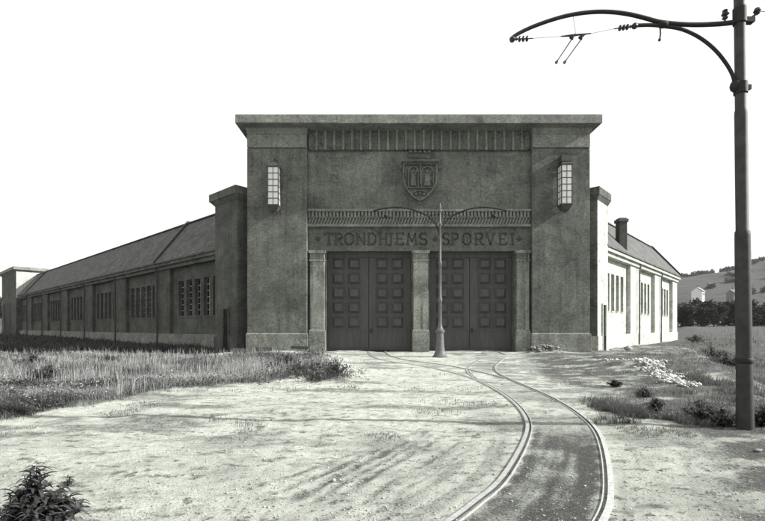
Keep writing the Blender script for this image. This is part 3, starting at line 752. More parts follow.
# --------------------------------------------------------------- wall lanterns
def lantern(x, z_hi, z_lo, label, arm):
    X = fx(x); o = thing('wall_lantern', (X, FY, fz((z_hi+z_lo)/2)), label, 'lantern', 'lanterns on the front of the depot')
    Y0, Y1 = FY-.62, FY-.10; h = .29; zb, zt = fz(z_lo), fz(z_hi)
    fr = MB()
    for sx in (-1, 1):
        for yy in (Y0, Y1): fr.box(X+sx*h-.025, X+sx*h+.025, yy-.025, yy+.025, zb, zt)
    for k in range(7):
        z = zb+(zt-zb)*k/6
        fr.box(X-h, X+h, Y0-.022, Y0+.012, z-.018, z+.018); fr.box(X-h-.012, X-h+.012, Y0, Y1, z-.018, z+.018); fr.box(X+h-.012, X+h+.012, Y0, Y1, z-.018, z+.018)
    fr.box(X-.014, X+.014, Y0-.02, Y0+.01, zb, zt)
    for sx in (-1, 1): fr.box(X+sx*h-.011, X+sx*h+.011, (Y0+Y1)/2-.013, (Y0+Y1)/2+.013, zb, zt)
    fr.box(X-h-.05, X+h+.05, Y0-.05, Y1+.05, zb-.05, zb-.019); fr.box(X-h-.05, X+h+.05, Y0-.05, Y1+.05, zt+.019, zt+.06)
    fr.frustum(X-h-.03, X+h+.03, Y0-.03, Y1+.03, zb-.052, X-h*.55, X+h*.55, Y0+.14, Y1-.12, zb-.33)
    fr.ball((X, (Y0+Y1)/2, zb-.38), .08, 8)
    if arm == 'spike':
        fr.frustum(X-h-.02, X+h+.02, Y0-.02, Y1+.02, zt+.062, X-.05, X+.05, (Y0+Y1)/2-.05, (Y0+Y1)/2+.05, zt+.34)
        fr.tube([(X, (Y0+Y1)/2, zt+.3), (X, (Y0+Y1)/2, zt+.72)], [.035, .018], 6)
        fr.tube([(X, (Y0+Y1)/2, zt+.55), (X, FY, zt+.55)], .03, 6)
    else:
        fr.frustum(X-h-.02, X+h+.02, Y0-.02, Y1+.02, zt+.062, X-.2, X+.2, Y0+.1, Y1-.1, zt+.17)
        fr.box(X-.24, X+.22, FY-.5, FY-.002, zt+.24, zt+.58); fr.box(X-.15, X+.15, FY-.42, FY-.15, zt+.15, zt+.238)
    for z in (zb+.25, zt-.2): fr.tube([(X, Y1, z), (X, FY+.01, z)], .035, 6)
    fr.build('lantern_frame', M['lampframe'], o)
    MB().box(X-h+.01, X+h-.01, Y0+.014, Y1-.01, zb+.01, zt-.01).build('lantern_glass', M['milk'], o)
lantern(275.6, 170.5, 207.5, 'tall milk glass wall lantern with pointed cap and spike on the left pier', 'spike')
lantern(562.4, 168.5, 206.5, 'tall milk glass wall lantern with broken blunt top on the right pier', 'block')

# --------------------------------------------------------------- centre tram pole
PY = 21.2; PX = wx(440, PY); pz = tz(PX, PY)
cpole = thing('tramway_pole', (PX, PY, pz), 'slim pale iron pole with two curved bracket arms standing before the depot doors', 'tram pole', 'poles carrying the tram wires')
def cw_(x, y): return (wx(x, PY), PY, wz(y, PY))
m = MB(); H = wz(203, PY)
m.lathe([(.36,pz-.1),(.36,pz+.05),(.30,pz+.09),(.235,pz+.25),(.195,pz+.55),(.175,pz+.9),(.16,pz+1.12),(.22,pz+1.17),(.22,pz+1.25),(.15,pz+1.31),(.11,pz+1.42),(.078,pz+1.6),(.074,pz+2.55),(.105,pz+2.6),(.105,pz+2.72),(.066,pz+2.8),(.062,pz+4.3),(.085,pz+4.33),(.085,pz+4.42),(.056,pz+4.46),(.052,pz+6.1),(.08,pz+6.14),(.08,pz+6.22),(.048,pz+6.26),(.045,H-.45),(.085,H-.42),(.085,H-.34),(.04,H-.3),(.06,H-.2),(.010,H)], PX, PY, 18)
m.build('pole_shaft', M['ironpole'], cpole, smooth=True)
for s in (-1, 1):
    pts = [(0,238),(s*2.5,227),(s*9,218.5),(s*19,212.5),(s*31,208.8),(s*43,207.3),(s*55,208.3),(s*67,211)]
    P = catmull([(440+p[0], p[1], 0) for p in pts], 3)
    a = MB(); a.tube([cw_(p[0], p[1]) for p in P], .035, 8)
    a.tube([cw_(440, 214.5), cw_(440+s*14, 215.3), cw_(440+s*27, 210)], .018, 6)
    a.tube([cw_(440+s*54, 208.5), cw_(440+s*54, 214)], .016, 6); a.ball(cw_(440+s*54, 216), .10, 8); a.bar(cw_(440+s*47, 217.5), cw_(440+s*61, 217.5), .03, .03)
    a.build('bracket_arm', M['blackiron'], cpole, smooth=True)

# --------------------------------------------------------------- near tram pole on the right
NY = 6.83; NX = wx(745, NY)
npole = thing('tramway_pole', (NX, NY, 0), 'tall dark stepped steel pole with a long curved arm beside the road at the right', 'tram pole', 'poles carrying the tram wires')
LE = -.0131
def nw(x, y, dy=0.): return (wx(x, NY), NY+dy, wz(y, NY))
m = MB(); bz = tz(NX, NY)-.25
m.lathe([(.118,bz),(.112,.15),(.104,.7),(.099,2.86),(.097,2.93),(.0835,2.95),(.082,4.68),(.080,4.74),(.0725,4.76),(.070,8.3),(.02,8.36)], NX, NY, 24, (LE, 0))
m.build('pole_shaft', M['steelpole'], npole, smooth=True)
for pr_, ear in (([(.088,6.05),(.088,6.28)], (.06,.2,6.06,6.13)), ([(.09,5.0),(.09,5.16)], (.07,.13,5.05,5.12)), ([(.102,.95),(.115,.97),(.115,1.02),(.102,1.04)], None)):
    k = MB(); k.lathe(pr_, NX, NY, 20, (LE,0))
    if ear: k.box(NX+LE*pr_[0][1]+ear[0], NX+LE*pr_[0][1]+ear[1], NY-.045, NY+.045, ear[2], ear[3])
    k.build('pole_clamp', M['blackiron'], npole, smooth=True)
up = catmull([(744,21,0),(720,24,0),(690,24.8,0),(662,22.5,0),(645,18.2,0),(630,14.6,0),(612,12.2,0),(592,12.2,0),(570,15.2,0),(550,20.6,0),(530,28,0),(517,34.5,0),(511.5,38.5,0)], 4)
lo = catmull([(636,25.6,0),(650,25.2,0),(664,26.4,0),(682,29.5,0),(700,38,0),(716,51,0),(728,66.5,0),(733.5,78,0),(735,88,0)], 4)
a = MB(); a.tube([nw(p[0], p[1]) for p in up], [.035-.009*i/len(up) for i in range(len(up))], 10)
a.build('bracket_arm', M['blackiron'], npole, smooth=True)
a = MB(); a.tube([nw(p[0], p[1], .0) for p in lo], .026, 10); a.ball(nw(735.5, 86), .075, 8, (1,1,1.3)); a.ball(nw(663, 24.5), .055, 8, (1.6,1,1))
a.tube([nw(660, 27), nw(660.5, 34), nw(659.5, 41)], .011, 6); a.ball(nw(659.5, 40), .022, 6)
a.build('arm_brace', M['blackiron'], npole, smooth=True)
def chain(x0, y0, x1, y1, parent):
    c = MB(); p = lambda t: nw(x0+(x1-x0)*t, y0+(y1-y0)*t)
    c.tube([p(0), p(1)], .008, 6)
    for t in (.42, .58, .74): c.ball(p(t), .042, 8, (.55, 1, 1))
    c.ball(p(.1), .045, 8); c.ball(p(.28), .022, 8)
    c.build('strain_insulator', M['porcelain'], parent, smooth=True)
chain(510, 39.5, 533, 38.5, npole); chain(637, 25.8, 614, 29, npole)
for bx_, by_, hh in ((725, 21.5, 13), (757, 15, 7)):
    i = MB(); i.tube([nw(bx_, by_), nw(bx_, by_-hh*.5)], .014, 6); i.ball(nw(bx_, by_-hh*.55), .05, 8, (1,1,.6)); i.ball(nw(bx_, by_-hh*.8), .038, 8, (1,1,.6)); i.ball(nw(bx_, by_-hh*.25), .04, 8, (1,1,.6))
    if bx_ > 740: i.tube([nw(741, 17), nw(751, 17.5), nw(757, 14)], .014, 6)
    else: i.tube([nw(722, 14.5), nw(729, 13.5)], .012, 6)
    i.build('pin_insulator', M['porcelain'], npole, smooth=True)
# overhead wires, thin
ow = thing('overhead_wire', nw(576, 35), 'slack span wire with a double hanger and two contact wires under the curved arm', 'overhead wire', None)
c = MB(); c.tube([nw(533, 38.5), nw(561, 36.5), nw(575, 35.4), nw(591, 33.6), nw(614, 29)], .0028, 5); c.tube([nw(573, 16), nw(576, 35.5)], .003, 5)
c.tube([nw(757, 11), (9.5, NY+1.0, 6.6), (30, NY+6, 7.2)], .005, 5); 
c.build('span_wire', M['wire'], ow)
c = MB(); c.tube([nw(561, 36.5), nw(572, 35.6), nw(591, 33.6)], [.008, .017, .008], 6)
for x in (573, 582):
    c.bar(nw(x-3, 38), nw(x+2, 35), .03, .03); c.tube([nw(x, 35.5), nw(x-1, 39.5)], .020, 6)
c.build('wire_hanger', M['blackiron'], ow)
c = MB()
for x, e in ((572, (556.3, 62.5)), (581.5, (564.5, 62.5))):
    A0 = Vector(nw(x, 39)); Yq = 8.6
    Q = Vector((wx(e[0], Yq), Yq, wz(e[1], Yq))); Dv = (Q-A0)
    c.tube([A0, A0.lerp(Q, .93)], .009, 6); c.tube([A0.lerp(Q, .9), A0.lerp(Q, 1.0)], [.012, .03], 6)
    R_ = A0.lerp(Q, (PY-A0.y)/(Q.y-A0.y)); R_.z = max(min(R_.z, 6.2), 5.0)
    c.tube([Q, R_], .0008, 5)
c.build('contact_wire', M['wire'], ow)

# ------------------------------------------------------------------ vegetation
def blades(pts, hgt, wid, lean=.35, seed=1):
    """one thin bent blade per point: returns verts, quads, tris, tone"""
    r = np.random.default_rng(seed); n = len(pts); h = np.asarray(hgt)*np.ones(n); w = np.asarray(wid)*np.ones(n)
    a = r.uniform(0, 2*PI, n); fa = r.uniform(0, 2*PI, n); k = np.abs(r.normal(0, lean, n))
    sx, sy = np.cos(fa)*w/2, np.sin(fa)*w/2
    bx, by = np.cos(a)*k*h, np.sin(a)*k*h
    p = pts
    v = np.zeros((n, 5, 3))
    v[:,0] = p+np.stack([-sx,-sy,0*h-.02], 1); v[:,1] = p+np.stack([sx,sy,0*h-.02], 1)
    v[:,2] = p+np.stack([sx*.75+bx*.35,sy*.75+by*.35,h*.58], 1); v[:,3] = p+np.stack([-sx*.75+bx*.35,-sy*.75+by*.35,h*.58], 1)
    v[:,4] = p+np.stack([bx,by,h*np.sqrt(np.clip(1-k*k*.5, .2, 1))], 1)
    b = np.arange(n)[:,None]*5
    return v.reshape(-1,3), b+np.array([0,1,2,3]), b+np.array([3,2,4])
def leaf_cloud(centers, size, seed, up=.3, elong=1.8):
    r = np.random.default_rng(seed); n = len(centers)
    s = size*r.uniform(.6, 1.4, n)
    d = r.normal(0, 1, (n, 3)); d[:,2] = np.abs(d[:,2])*up+d[:,2]*.4; d /= np.linalg.norm(d, axis=1)[:,None]
    e = np.cross(d, r.normal(0, 1, (n, 3))); e /= np.linalg.norm(e, axis=1)[:,None]
    c = np.asarray(centers)
    v = np.zeros((n, 4, 3)); v[:,0] = c; v[:,1] = c+d*(s*elong*.5)[:,None]+e*(s*.45)[:,None]; v[:,2] = c+d*(s*elong)[:,None]; v[:,3] = c+d*(s*elong*.5)[:,None]-e*(s*.45)[:,None]
    return v.reshape(-1,3), np.arange(n*4).reshape(-1,4), np.repeat(np.clip(r.normal(.5, .28, n), 0, 1), 4)
def scatter(n, x0, x1, y0, y1, fn, seed, persp=True):
    r = np.random.default_rng(seed); out = []; c = 0
    while c < n:
        if persp: Y = 1/np.sqrt(r.uniform(1/y1**2, 1/y0**2, n)); X = r.uniform(x0, x1, n)*(Y if x1 <= 3 else 1)
        else: Y = r.uniform(y0, y1, n); X = r.uniform(x0, x1, n)
        m = r.uniform(0, 1, n) < fn(X, Y)
        P = np.stack([X[m], Y[m]], 1); out.append(P); c += len(P)
        if len(P) == 0: break
    P = np.concatenate(out)[:n]; return P
def in_depot(X, Y):
    tL = (X-OL.x)*.6731+(Y-OL.y)*.7396
    tR = (X-OR.x)*-.7396+(Y-OR.y)*.6731
    return ((tL > -.45) & (tR > -.4)) | ((X > XL-.3) & (X < XR+.3) & (Y > FY-.1) & (Y < BY))
def grass(name, P, h, w, lean, mat, label, seed, tone=None):
    z = terrain(P[:,0], P[:,1]); r = np.random.default_rng(seed+5)
    pts = np.stack([P[:,0], P[:,1], z], 1)
    V, Q, T = blades(pts, h, w, lean, seed)
    tn = np.clip(r.normal(.5, .28, len(P)), 0, 1) if tone is None else tone
    o = npmesh(name, V, Q, mat, {'tone': np.repeat(tn, 5)}, tri=T)
    tag(o, label, 'grass', kind='stuff'); return o
# meadow on the left
fnL = lambda X, Y: (turf_left(X, Y)*.98)*(~in_depot(X, Y))*(.12+.88*sst(.38, .58, fbm(X*.9, Y*.9, 123, 3)))
P = scatter(150000, -1.02, 0.0, 7.4, 62, fnL, 3)
r = np.random.default_rng(8); n = len(P)
hh = np.clip(r.normal(.17, .07, n), .04, .5)*(.15+1.7*fbm(P[:,0]*.6, P[:,1]*.6, 200, 3))*(.8+.3*sst(9, 16, P[:,1]))*(1-.5*sst(17, 25, P[:,1]))*(.3+.7*turf_left(P[:,0], P[:,1]))
tn = np.clip(r.normal(.55, .24, n)+(fbm(P[:,0]*.8, P[:,1]*.9, 230, 4)-.5)*2.4, 0, 1)
wallf = sst(5.0, .5, -((P[:,0]-OL.x)*.6731+(P[:,1]-OL.y)*.7396))
grass('meadow_grass', P, hh, np.clip(P[:,1]*.0008, .006, .04), .75, M['drygrass'], 'tall dry meadow grass covering the ground left of the road', 31, tn)
# taller seed stalks catching the light
P = scatter(3600, -1.0, -.1, 9.5, 24, lambda X, Y: turf_left(X, Y)*(~in_depot(X, Y))*sst(.45, .62, fbm(X*.6, Y*.6, 300, 3)), 6)
grass('seed_stalks', P, np.random.default_rng(4).uniform(.25, .5, len(P)), np.clip(P[:,1]*.0009, .007, .03), .18, M['drygrass'], 'pale seed stalks standing above the meadow grass', 41, np.random.default_rng(2).uniform(.75, 1., len(P)))
P = scatter(34000, -1.02, 0.0, 7.6, 27, lambda X, Y: turf_left(X, Y)*(~in_depot(X, Y))*sst(.42, .62, fbm(X*1.0, Y*1.2, 400, 4)), 33)
r = np.random.default_rng(34); z = terrain(P[:,0], P[:,1])
V, Q, T = leaf_cloud(np.stack([P[:,0], P[:,1], z+np.abs(r.normal(0, .07, len(P)))], 1), .022, 35, .8, 2.0)
V = V.reshape(-1, 4, 3); V = (V-V[:,:1])*np.clip(P[:,1]*.11, .9, 2.2)[:,None,None]+V[:,:1]
o = npmesh('meadow_herbs', V.reshape(-1,3), Q, M['weed2'], {'tone': np.clip(T*.6+np.repeat((fbm(P[:,0]*1.1, P[:,1]*1.1, 410, 3)-.3)*1.0, 4), 0, 1)})
tag(o, 'low broad leaved herbs mixed into the meadow grass', 'herbs', kind='stuff')
P = scatter(650, -1.02, 0.0, 8.5, 25, lambda X, Y: turf_left(X, Y)*(~in_depot(X, Y))*sst(.5, .66, fbm(X*.5, Y*.5, 420, 3)), 36)
V, Q, T = leaf_cloud(np.repeat(np.stack([P[:,0], P[:,1], terrain(P[:,0], P[:,1])+np.random.default_rng(3).uniform(.1, .3, len(P))], 1), 3, 0), .014, 37)
o = npmesh('meadow_flowers', V, Q, M['flower'], {'tone': T}); tag(o, 'tiny white flower heads dotted through the meadow', 'flowers', kind='stuff')
r = np.random.default_rng(51); n = 5200
t_ = r.uniform(0, 1, n); px_ = -4.3+2.4*t_+r.normal(0, .5, n); py_ = 18.2-5.2*t_+r.normal(0, .9, n)
k_ = fbm(px_*1.6, py_*1.6, 440, 3) > .44
px_, py_ = px_[k_], py_[k_]
V, Q, T = leaf_cloud(np.stack([px_, py_, terrain(px_, py_)+np.abs(np.random.default_rng(52).normal(0, .12, len(px_)))], 1), .042, 53, .7, 2.2)
o = npmesh('mound_growth', V, Q, M['weed2'], {'tone': T*.75}); tag(o, 'dark low growth covering the mound left of the depot doors', 'weeds', kind='stuff')
# dark growth painting in the cast shadow along the foot of the left wing
def fnN(X, Y):
    d = -((X-OL.x)*.6731+(Y-OL.y)*.7396)
    return (d > .45)*(X < -8.9)*sst(25.6, 26.6, Y+(fbm(X*.8, Y*.8, 330, 3)-.5)*1.6)*(.35+.65*sst(.38, .55, fbm(X*.6, Y*.6, 340, 3)))
P = scatter(34000, -1.02, -.2, 25.4, 66, fnN, 26)
r = np.random.default_rng(27)
grass('shadow_growth', P, np.clip(r.normal(.30, .10, len(P)), .1, .6)*(.4+1.1*fbm(P[:,0]*.5, P[:,1]*.5, 350, 3)), np.clip(P[:,1]*.0022, .04, .14), .5, M['weed'], 'near black growth painting in the shadow along the foot of the left wing', 71)
# right-hand field and scrub
P = scatter(95000, .25, 1.25, 7.0, 118, lambda X, Y: turf_right(X, Y)*(~in_depot(X, Y))*(.15+.85*sst(.40, .58, fbm(X*.8, Y*.8, 140, 3))), 9)
r = np.random.default_rng(18); n = len(P)
hh = np.clip(r.normal(.13, .07, n), .03, .45)*(.2+1.5*fbm(P[:,0]*.7, P[:,1]*.7, 210, 3))*(.65+.7*sst(0, 2, bank(P[:,0], P[:,1])))
tn = np.clip(r.normal(.45, .22, n)+(fbm(P[:,0]*.8, P[:,1]*.8, 240, 4)-.5)*2.2, 0, 1)
grass('field_grass', P, hh, np.clip(P[:,1]*.0009, .005, .10), .8, M['fieldgrass'], 'rough grass and weeds on the bank and field right of the road', 51, tn)
# low sparse tufts on the bare ground
P = scatter(5200, -.95, 1.0, 6.0, 25, lambda X, Y: sst(.60, .70, fbm(X*1.1, Y*1.1, 160, 4))*sst(.6, 1., np.minimum(dist_path(X, Y, PL), dist_path(X, Y, PR)))*(~in_depot(X, Y)), 13)
grass('sparse_tufts', P, np.random.default_rng(14).uniform(.015, .06, len(P)), np.clip(P[:,1]*.0010, .005, .02), 1.0, M['fieldgrass'], 'sparse low tufts of grass scattered over the bare earth', 61)

def leafy_weed(name, x, y, h, spread, nst, nleaf, leafl, label, cat, group=None, seed=0, parts=True, lw=(.12,.2), cone=0.):
    """stems fanning from one root, each set with curved lance leaves"""
    r = random.Random(seed); z0 = tz(x, y)
    o = thing(name, (x, y, z0), label, cat, group)
    st = MB(); V = []; Q = []; TN = []
    for s in range(nst):
        a = r.uniform(0, 2*PI); out = spread*math.sqrt(r.random())*(.12 if s < nst*.14 else 1); hh = h*((1-.55*(out/spread)**2)*(1-cone)+cone*(1-.85*(out/spread)))*r.uniform(.65, 1.05)
        pts = [Vector((out*math.cos(a)*t**.8, out*math.sin(a)*t**.8, hh*(t*1.25-.25*t*t))) for t in (0, .3, .6, .85, 1.)]
        st.tube([p+Vector((x, y, z0-.02)) for p in pts], [.007, .006, .005, .004, .002], 5)
        for l in range(nleaf):
            t = .12+.88*(l+r.random()*.6)/nleaf; i = min(3, int(t*4)); f = t*4-i; b = pts[i].lerp(pts[i+1], f)
            la = r.uniform(0, 2*PI); ll = leafl*r.uniform(.6, 1.3)*(1.15-.5*t); w = ll*r.uniform(*lw)
            dr = Vector((math.cos(la), math.sin(la), 0)); sd = Vector((-math.sin(la), math.cos(la), 0)); rise = r.uniform(.15, .9); dr_ = r.uniform(.3, 1.0)
            n0 = len(V); tone = min(1, max(0, r.gauss(.5, .25)))
            for k, (u, ww) in enumerate(((0, .25), (.3, .9), (.6, 1.), (.85, .55), (1., .06))):
                c = b+dr*(ll*u)+Vector((0, 0, ll*(rise*u-dr_*u*u)))
                V += [c-sd*w*ww+Vector((0,0,w*.35*ww)), c, c+sd*w*ww+Vector((0,0,w*.35*ww))]; TN += [tone]*3
            for k in range(4):
                q = n0+k*3; Q += [(q, q+1, q+4, q+3), (q+1, q+2, q+5, q+4)]
    if parts: st.build('stem', M['weed'], o)
    fo = npmesh('foliage', np.array([tuple(v) for v in V]), np.array(Q), M['weed'], {'tone': np.array(TN)})
    fo.parent = o
    return o
leafy_weed('leafy_weed', wx(36, 3.4), 3.4, .52, .33, 74, 15, .13, 'large dark leafy weed growing at the bottom left corner of the road', 'weed', None, 2, lw=(.09, .17), cone=.9)
leafy_weed('leafy_weed', wx(69, 4.35), 4.35, .09, .06, 8, 6, .05, 'small dark sprig of weed on pale earth beside the big weed', 'weed', None, 3)
for k, (px, py, h, sp, lab) in enumerate([
    (656, 411, .30, .22, 'low dark weed clump on the pale earth, a little left of the near pole'),
    (700, 417, .34, .30, 'spreading dark weed close in front and left of the near pole'),
    (722, 423, .30, .26, 'bushy weed right at the left foot of the near pole'),
    (762, 425, .34, .22, 'dark weed cut by the right edge just beside the near pole'),
    (337, 381, .42, .34, 'tall ragged weed at the tip of the overgrown mound left of the doors'),
    (288, 371, .40, .55, 'broad dark weed on the crest of the mound before the left pier'),
    (312, 369, .34, .50, 'weed patch on the mound nearest the left door'),
    (32, 372, .55, .60, 'dark weed clump standing in the meadow at the far left'),
    (50, 381, .45, .50, 'low dark weed in the meadow before the far left clump'),
    (108, 365, .40, .55, 'dark weed in the middle of the meadow below the wing windows'),
    (646, 395, .20, .25, 'small weed below the white rubble on the right verge'),
    (615, 386, .18, .2, 'tiny weed on the verge right of the outer rail'),
    (566, 345.5, .35, .35, 'weed against the plinth of the right pier'),
    (712, 352, .8, .8, 'dark shrubby weed on the bank between the right wing and near pole'),
    (727, 362, .7, .8, 'shrubby weed low on the bank just left of the near pole'),
    (695, 345, .7, .9, 'dark weed at the top of the bank by the end of the right wing')]):
    Y = CAMH*F/(py-HY); leafy_weed('leafy_weed', wx(px, Y), Y, h, sp, 30 if sp < .4 else 44, 11, .10+.05*(sp > .4)+.04*(sp > .7), lab, 'weed', None, 40+k)

# trees
def tree(name, x, y, h, w, seed, label, group=None, nl=2600, leaf=.30, trunk=.35):
    r = np.random.default_rng(seed); z0 = tz(x, y); o = thing(name, (x, y, z0), label, 'tree', group)
    C = []
    nb = 16
    for b in range(nb):
        a = r.uniform(0, 2*PI); rr = w*.5*np.sqrt(r.uniform(0, 1))*.8; zz = h*(trunk+.1+(.86-trunk)*r.uniform(0, 1)**.8)
        f = 1-.6*abs((zz/h-.55)/.45)**2; c = np.array([rr*f*np.cos(a), rr*f*np.sin(a), zz]); s = w*r.uniform(.13, .24)
        m = nl//nb; d = r.normal(0, 1, (m, 3)); d /= np.linalg.norm(d, axis=1)[:,None]
        C.append(c+d*(s*r.uniform(.55, 1.05, m)[:,None])*np.array([1,1,.8]))
    C = np.concatenate(C); C[:,2] = np.maximum(C[:,2], .1)
    V, Q, T = leaf_cloud(C, leaf, seed)
    cr = npmesh('crown', V, Q, M['tree'], {'tone': T}); cr.parent = o
    t = MB(); t.tube([(0,0,-.2),(.02*h,0,h*.3),(0,.02*h,h*.6),(.01*h,0,h*.85)], [h*.03,h*.024,h*.014,h*.004], 7)
    for k in range(5):
        a = k*1.26; t.tube([(0,0,h*(.3+.08*k)),(w*.16*math.cos(a),w*.16*math.sin(a),h*(.42+.08*k)),(w*.34*math.cos(a),w*.34*math.sin(a),h*(.5+.08*k))], [h*.012,h*.008,h*.003], 5)
    tr = t.build('trunk', M['trunk']); tr.parent = o
    return o
HEDGE = 'dark bushy trees in the row at the foot of the hill'
rr_ = random.Random(4)
for k in range(19):
    px = 672+k*10.5; Y = 92+rr_.uniform(-4, 6); hgt = rr_.uniform(4.2, 5.4) - (1.2 if 8 <= k <= 9 else 0)
    tree('bushy_tree', wx(px, Y), Y, hgt, rr_.uniform(4.4, 6.2), 70+k, 'dark bushy tree in the close row at the foot of the hill', HEDGE, 2200, .32, .02)
for k, (px, Y, h) in enumerate([(-6, 100, 8.5), (-24, 96, 9.5), (-44, 104, 9)]):
    tree('bushy_tree', wx(px, Y), Y, h, 7, 90+k, 'leafy tree beyond the far tower at the left edge', 'trees beyond the far tower', 2600, .42, .12)

# ------------------------------------------------------------------ hill
def ridge(px):
    return np.interp(px, [-900,-300,0,300,560,640,677,697,718,737,752,765,800,900,1100,1600], [322,318,312,300,288,282,279,276,273.3,269.3,264,260,250,235,225,240])
yy = np.linspace(150, 620, 120); pp = np.concatenate([np.linspace(-900, 560, 50), np.linspace(565, 1100, 260), np.linspace(1110, 1600, 20)])
Yg, Pg = np.meshgrid(yy, pp, indexing='ij')
Yr = 430.; zr = CAMH+(HY-ridge(Pg))/F*Yr
Xg = wx(Pg, Yr)*(.55+.45*Yg/Yr)
zf = sst(150, Yr, Yg)
Zg = 1.2+(zr-1.2)*np.where(Yg < Yr, zf, 1-.35*sst(Yr, 620, Yg)) + (fbm(Xg*.02, Yg*.02, 400, 4)-.5)*7*sst(160, 260, Yg)*sst(Yr, 330, Yg)
Zg[0] -= 3
hidx = np.arange(Yg.size).reshape(Yg.shape)
hq = np.stack([hidx[:-1,:-1], hidx[:-1,1:], hidx[1:,1:], hidx[1:,:-1]], -1).reshape(-1,4)
hill = npmesh('hill', np.stack([Xg,Yg,Zg], -1).reshape(-1,3), hq, M['hill']); hill['kind'] = 'structure'
hill.data.polygons.foreach_set('use_smooth', [True]*len(hill.data.polygons))
def hill_z(px, Y):
    j = int(np.argmin(abs(pp-px))); i = int(np.argmin(abs(yy-Y))); return Xg[i, j], yy[i], Zg[i, j]
r = np.random.default_rng(77); C = []
def clump(px, Y, h, n=90):
    x, y, z = hill_z(px, Y); d = r.normal(0, 1, (n, 3)); d /= np.linalg.norm(d, axis=1)[:,None]
    C.append(np.array([x, y, z+h*.45])+d*np.array([h*.6, h*.5, h*.5])*r.uniform(.5, 1, (n, 1)))
for k in range(90): clump(r.uniform(640, 860), r.uniform(418, 436), r.uniform(1.5, 4.0))
for k in range(110):
    px = r.uniform(640, 900); Y = r.uniform(215, 415)
    if fbm(px*.03, Y*.02, 500, 3) > .5: clump(px, Y, r.uniform(1.5, 3.5))
V, Q, T = leaf_cloud(np.concatenate(C), 1.3, 5)
wd = npmesh('hillside_wood', V, Q, M['tree'], {'tone': T}); tag(wd, 'scattered trees and scrub over the distant hillside', 'wood', kind='stuff')
def house(px, py, w, d, h, rz, label, wall='farwall'):
    # find the hill depth whose projection is at py
    best = min(((abs((HY-(hill_z(px, Y)[2]-CAMH)*F/Y)-py), Y) for Y in np.arange(200, 420, 4)))[1]
    X, Y, Z = hill_z(px, best); X = wx(px, Y)
    o = thing('farmhouse', (X, Y, Z), label, 'house', None, rz); fr = WORLD[o.name]
    MB().box(-w/2, w/2, -d/2, d/2, -2, h).prism([(-d/2, h+.001), (d/2, h+.001), (0, h+d*.42)], 'x', -w/2, w/2).build('wall', M[wall], o, fr)
    MB().loft([(-w/2-.4,-d/2-.5,h-.2),(w/2+.4,-d/2-.5,h-.2),(w/2+.4,0,h+d*.42+.1),(-w/2-.4,0,h+d*.42+.1)], [(-w/2-.4,-d/2-.5,h+.1),(w/2+.4,-d/2-.5,h+.1),(w/2+.4,0,h+d*.42+.4),(-w/2-.4,0,h+d*.42+.4)]).build('roof', M['farroof' if wall == 'farwall' else 'dimwall'], o, fr)
    MB().box(-.4, .4, -.4, .4, h+d*.3, h+d*.42+1.6).build('chimney', M['dimwall'], o, fr)
    n = MB()
    for k in (-1, 0, 1): n.box(w*.28*k-.5, w*.28*k+.5, -d/2-.03, -d/2-.005, h*.4, h*.75)
    n.build('window', M['glass'], o, fr)
house(698, 299, 5.6, 5.2, 4.0, .75, 'larger white farmhouse with gable alone on the distant hillside')
house(733, 298, 5, 4, 2.8, .35, 'low grey house on the hillside just left of the near pole', 'dimwall')

# ------------------------------------------------------------------ rubble, stones, timber
def rocks(P, S, seed, sub=1):
    r = np.random.default_rng(seed)
    base = np.array([(0,0,1),(.94,0,.33),(-.47,.82,.33),(-.47,-.82,.33),(.47,.82,-.33),(.47,-.82,-.33),(-.94,0,-.33),(0,0,-1)], float)
    tri = np.array([(0,1,4),(0,4,2),(0,2,6),(0,6,3),(0,3,5),(0,5,1),(7,4,1),(7,2,4),(7,6,2),(7,3,6),(7,5,3),(7,1,5)])
    n = len(P); V = base[None]*r.uniform(.6, 1.25, (n, 8, 1))*r.uniform(.6, 1.3, (n, 1, 3))*np.array([1,1,.65])
    a = r.uniform(0, 2*PI, n); c, s = np.cos(a)[:,None], np.sin(a)[:,None]
    X = V[:,:,0]*c-V[:,:,1]*s; Y = V[:,:,0]*s+V[:,:,1]*c
    V = np.stack([X, Y, V[:,:,2]], -1)*np.asarray(S)[:,None,None]+np.asarray(P)[:,None]
    return V.reshape(-1,3), (np.arange(n)[:,None,None]*8+tri).reshape(-1,3)
def stones(name, P2, S, mat, label, cat, seed, lift=.0):
    z = terrain(P2[:,0], P2[:,1])+np.asarray(S)*.25+lift
    V, T = rocks(np.stack([P2[:,0], P2[:,1], z], 1), S, seed)
    o = npmesh(name, V, None, mat, {'tone': np.repeat(np.random.default_rng(seed).uniform(0, 1, len(P2)), 8)}, tri=T); return tag(o, label, cat, kind='stuff')
r = np.random.default_rng(21)
P = scatter(4200, -.9, .95, 2.6, 24, lambda X, Y: (.25+.75*sst(.45, .62, fbm(X*.9, Y*.9, 170, 3)))*(turf_left(X, Y) < .4)*(~in_depot(X, Y)), 23)
stones('gravel', P, np.clip(r.lognormal(-4.95, .5, len(P)), .003, .035)*(.6+P[:,1]*.07), M['stone'], 'loose gravel and pebbles strewn over the bare earth', 'gravel', 5)
P = scatter(10000, -.95, 1.0, 2.6, 12, lambda X, Y: (.1+.9*sst(.42, .6, fbm(X*1.3, Y*1.9, 175, 4)))*(turf_left(X, Y) < .6), 29)
M['clod'] = stone_mat('earth_clod', .34)
stones('earth_clods', P, np.clip(np.random.default_rng(30).lognormal(-5.2, .45, len(P)), .002, .02)*(.7+P[:,1]*.05), M['clod'], 'small crumbs of earth lying loose on the bare road', 'earth', 15)
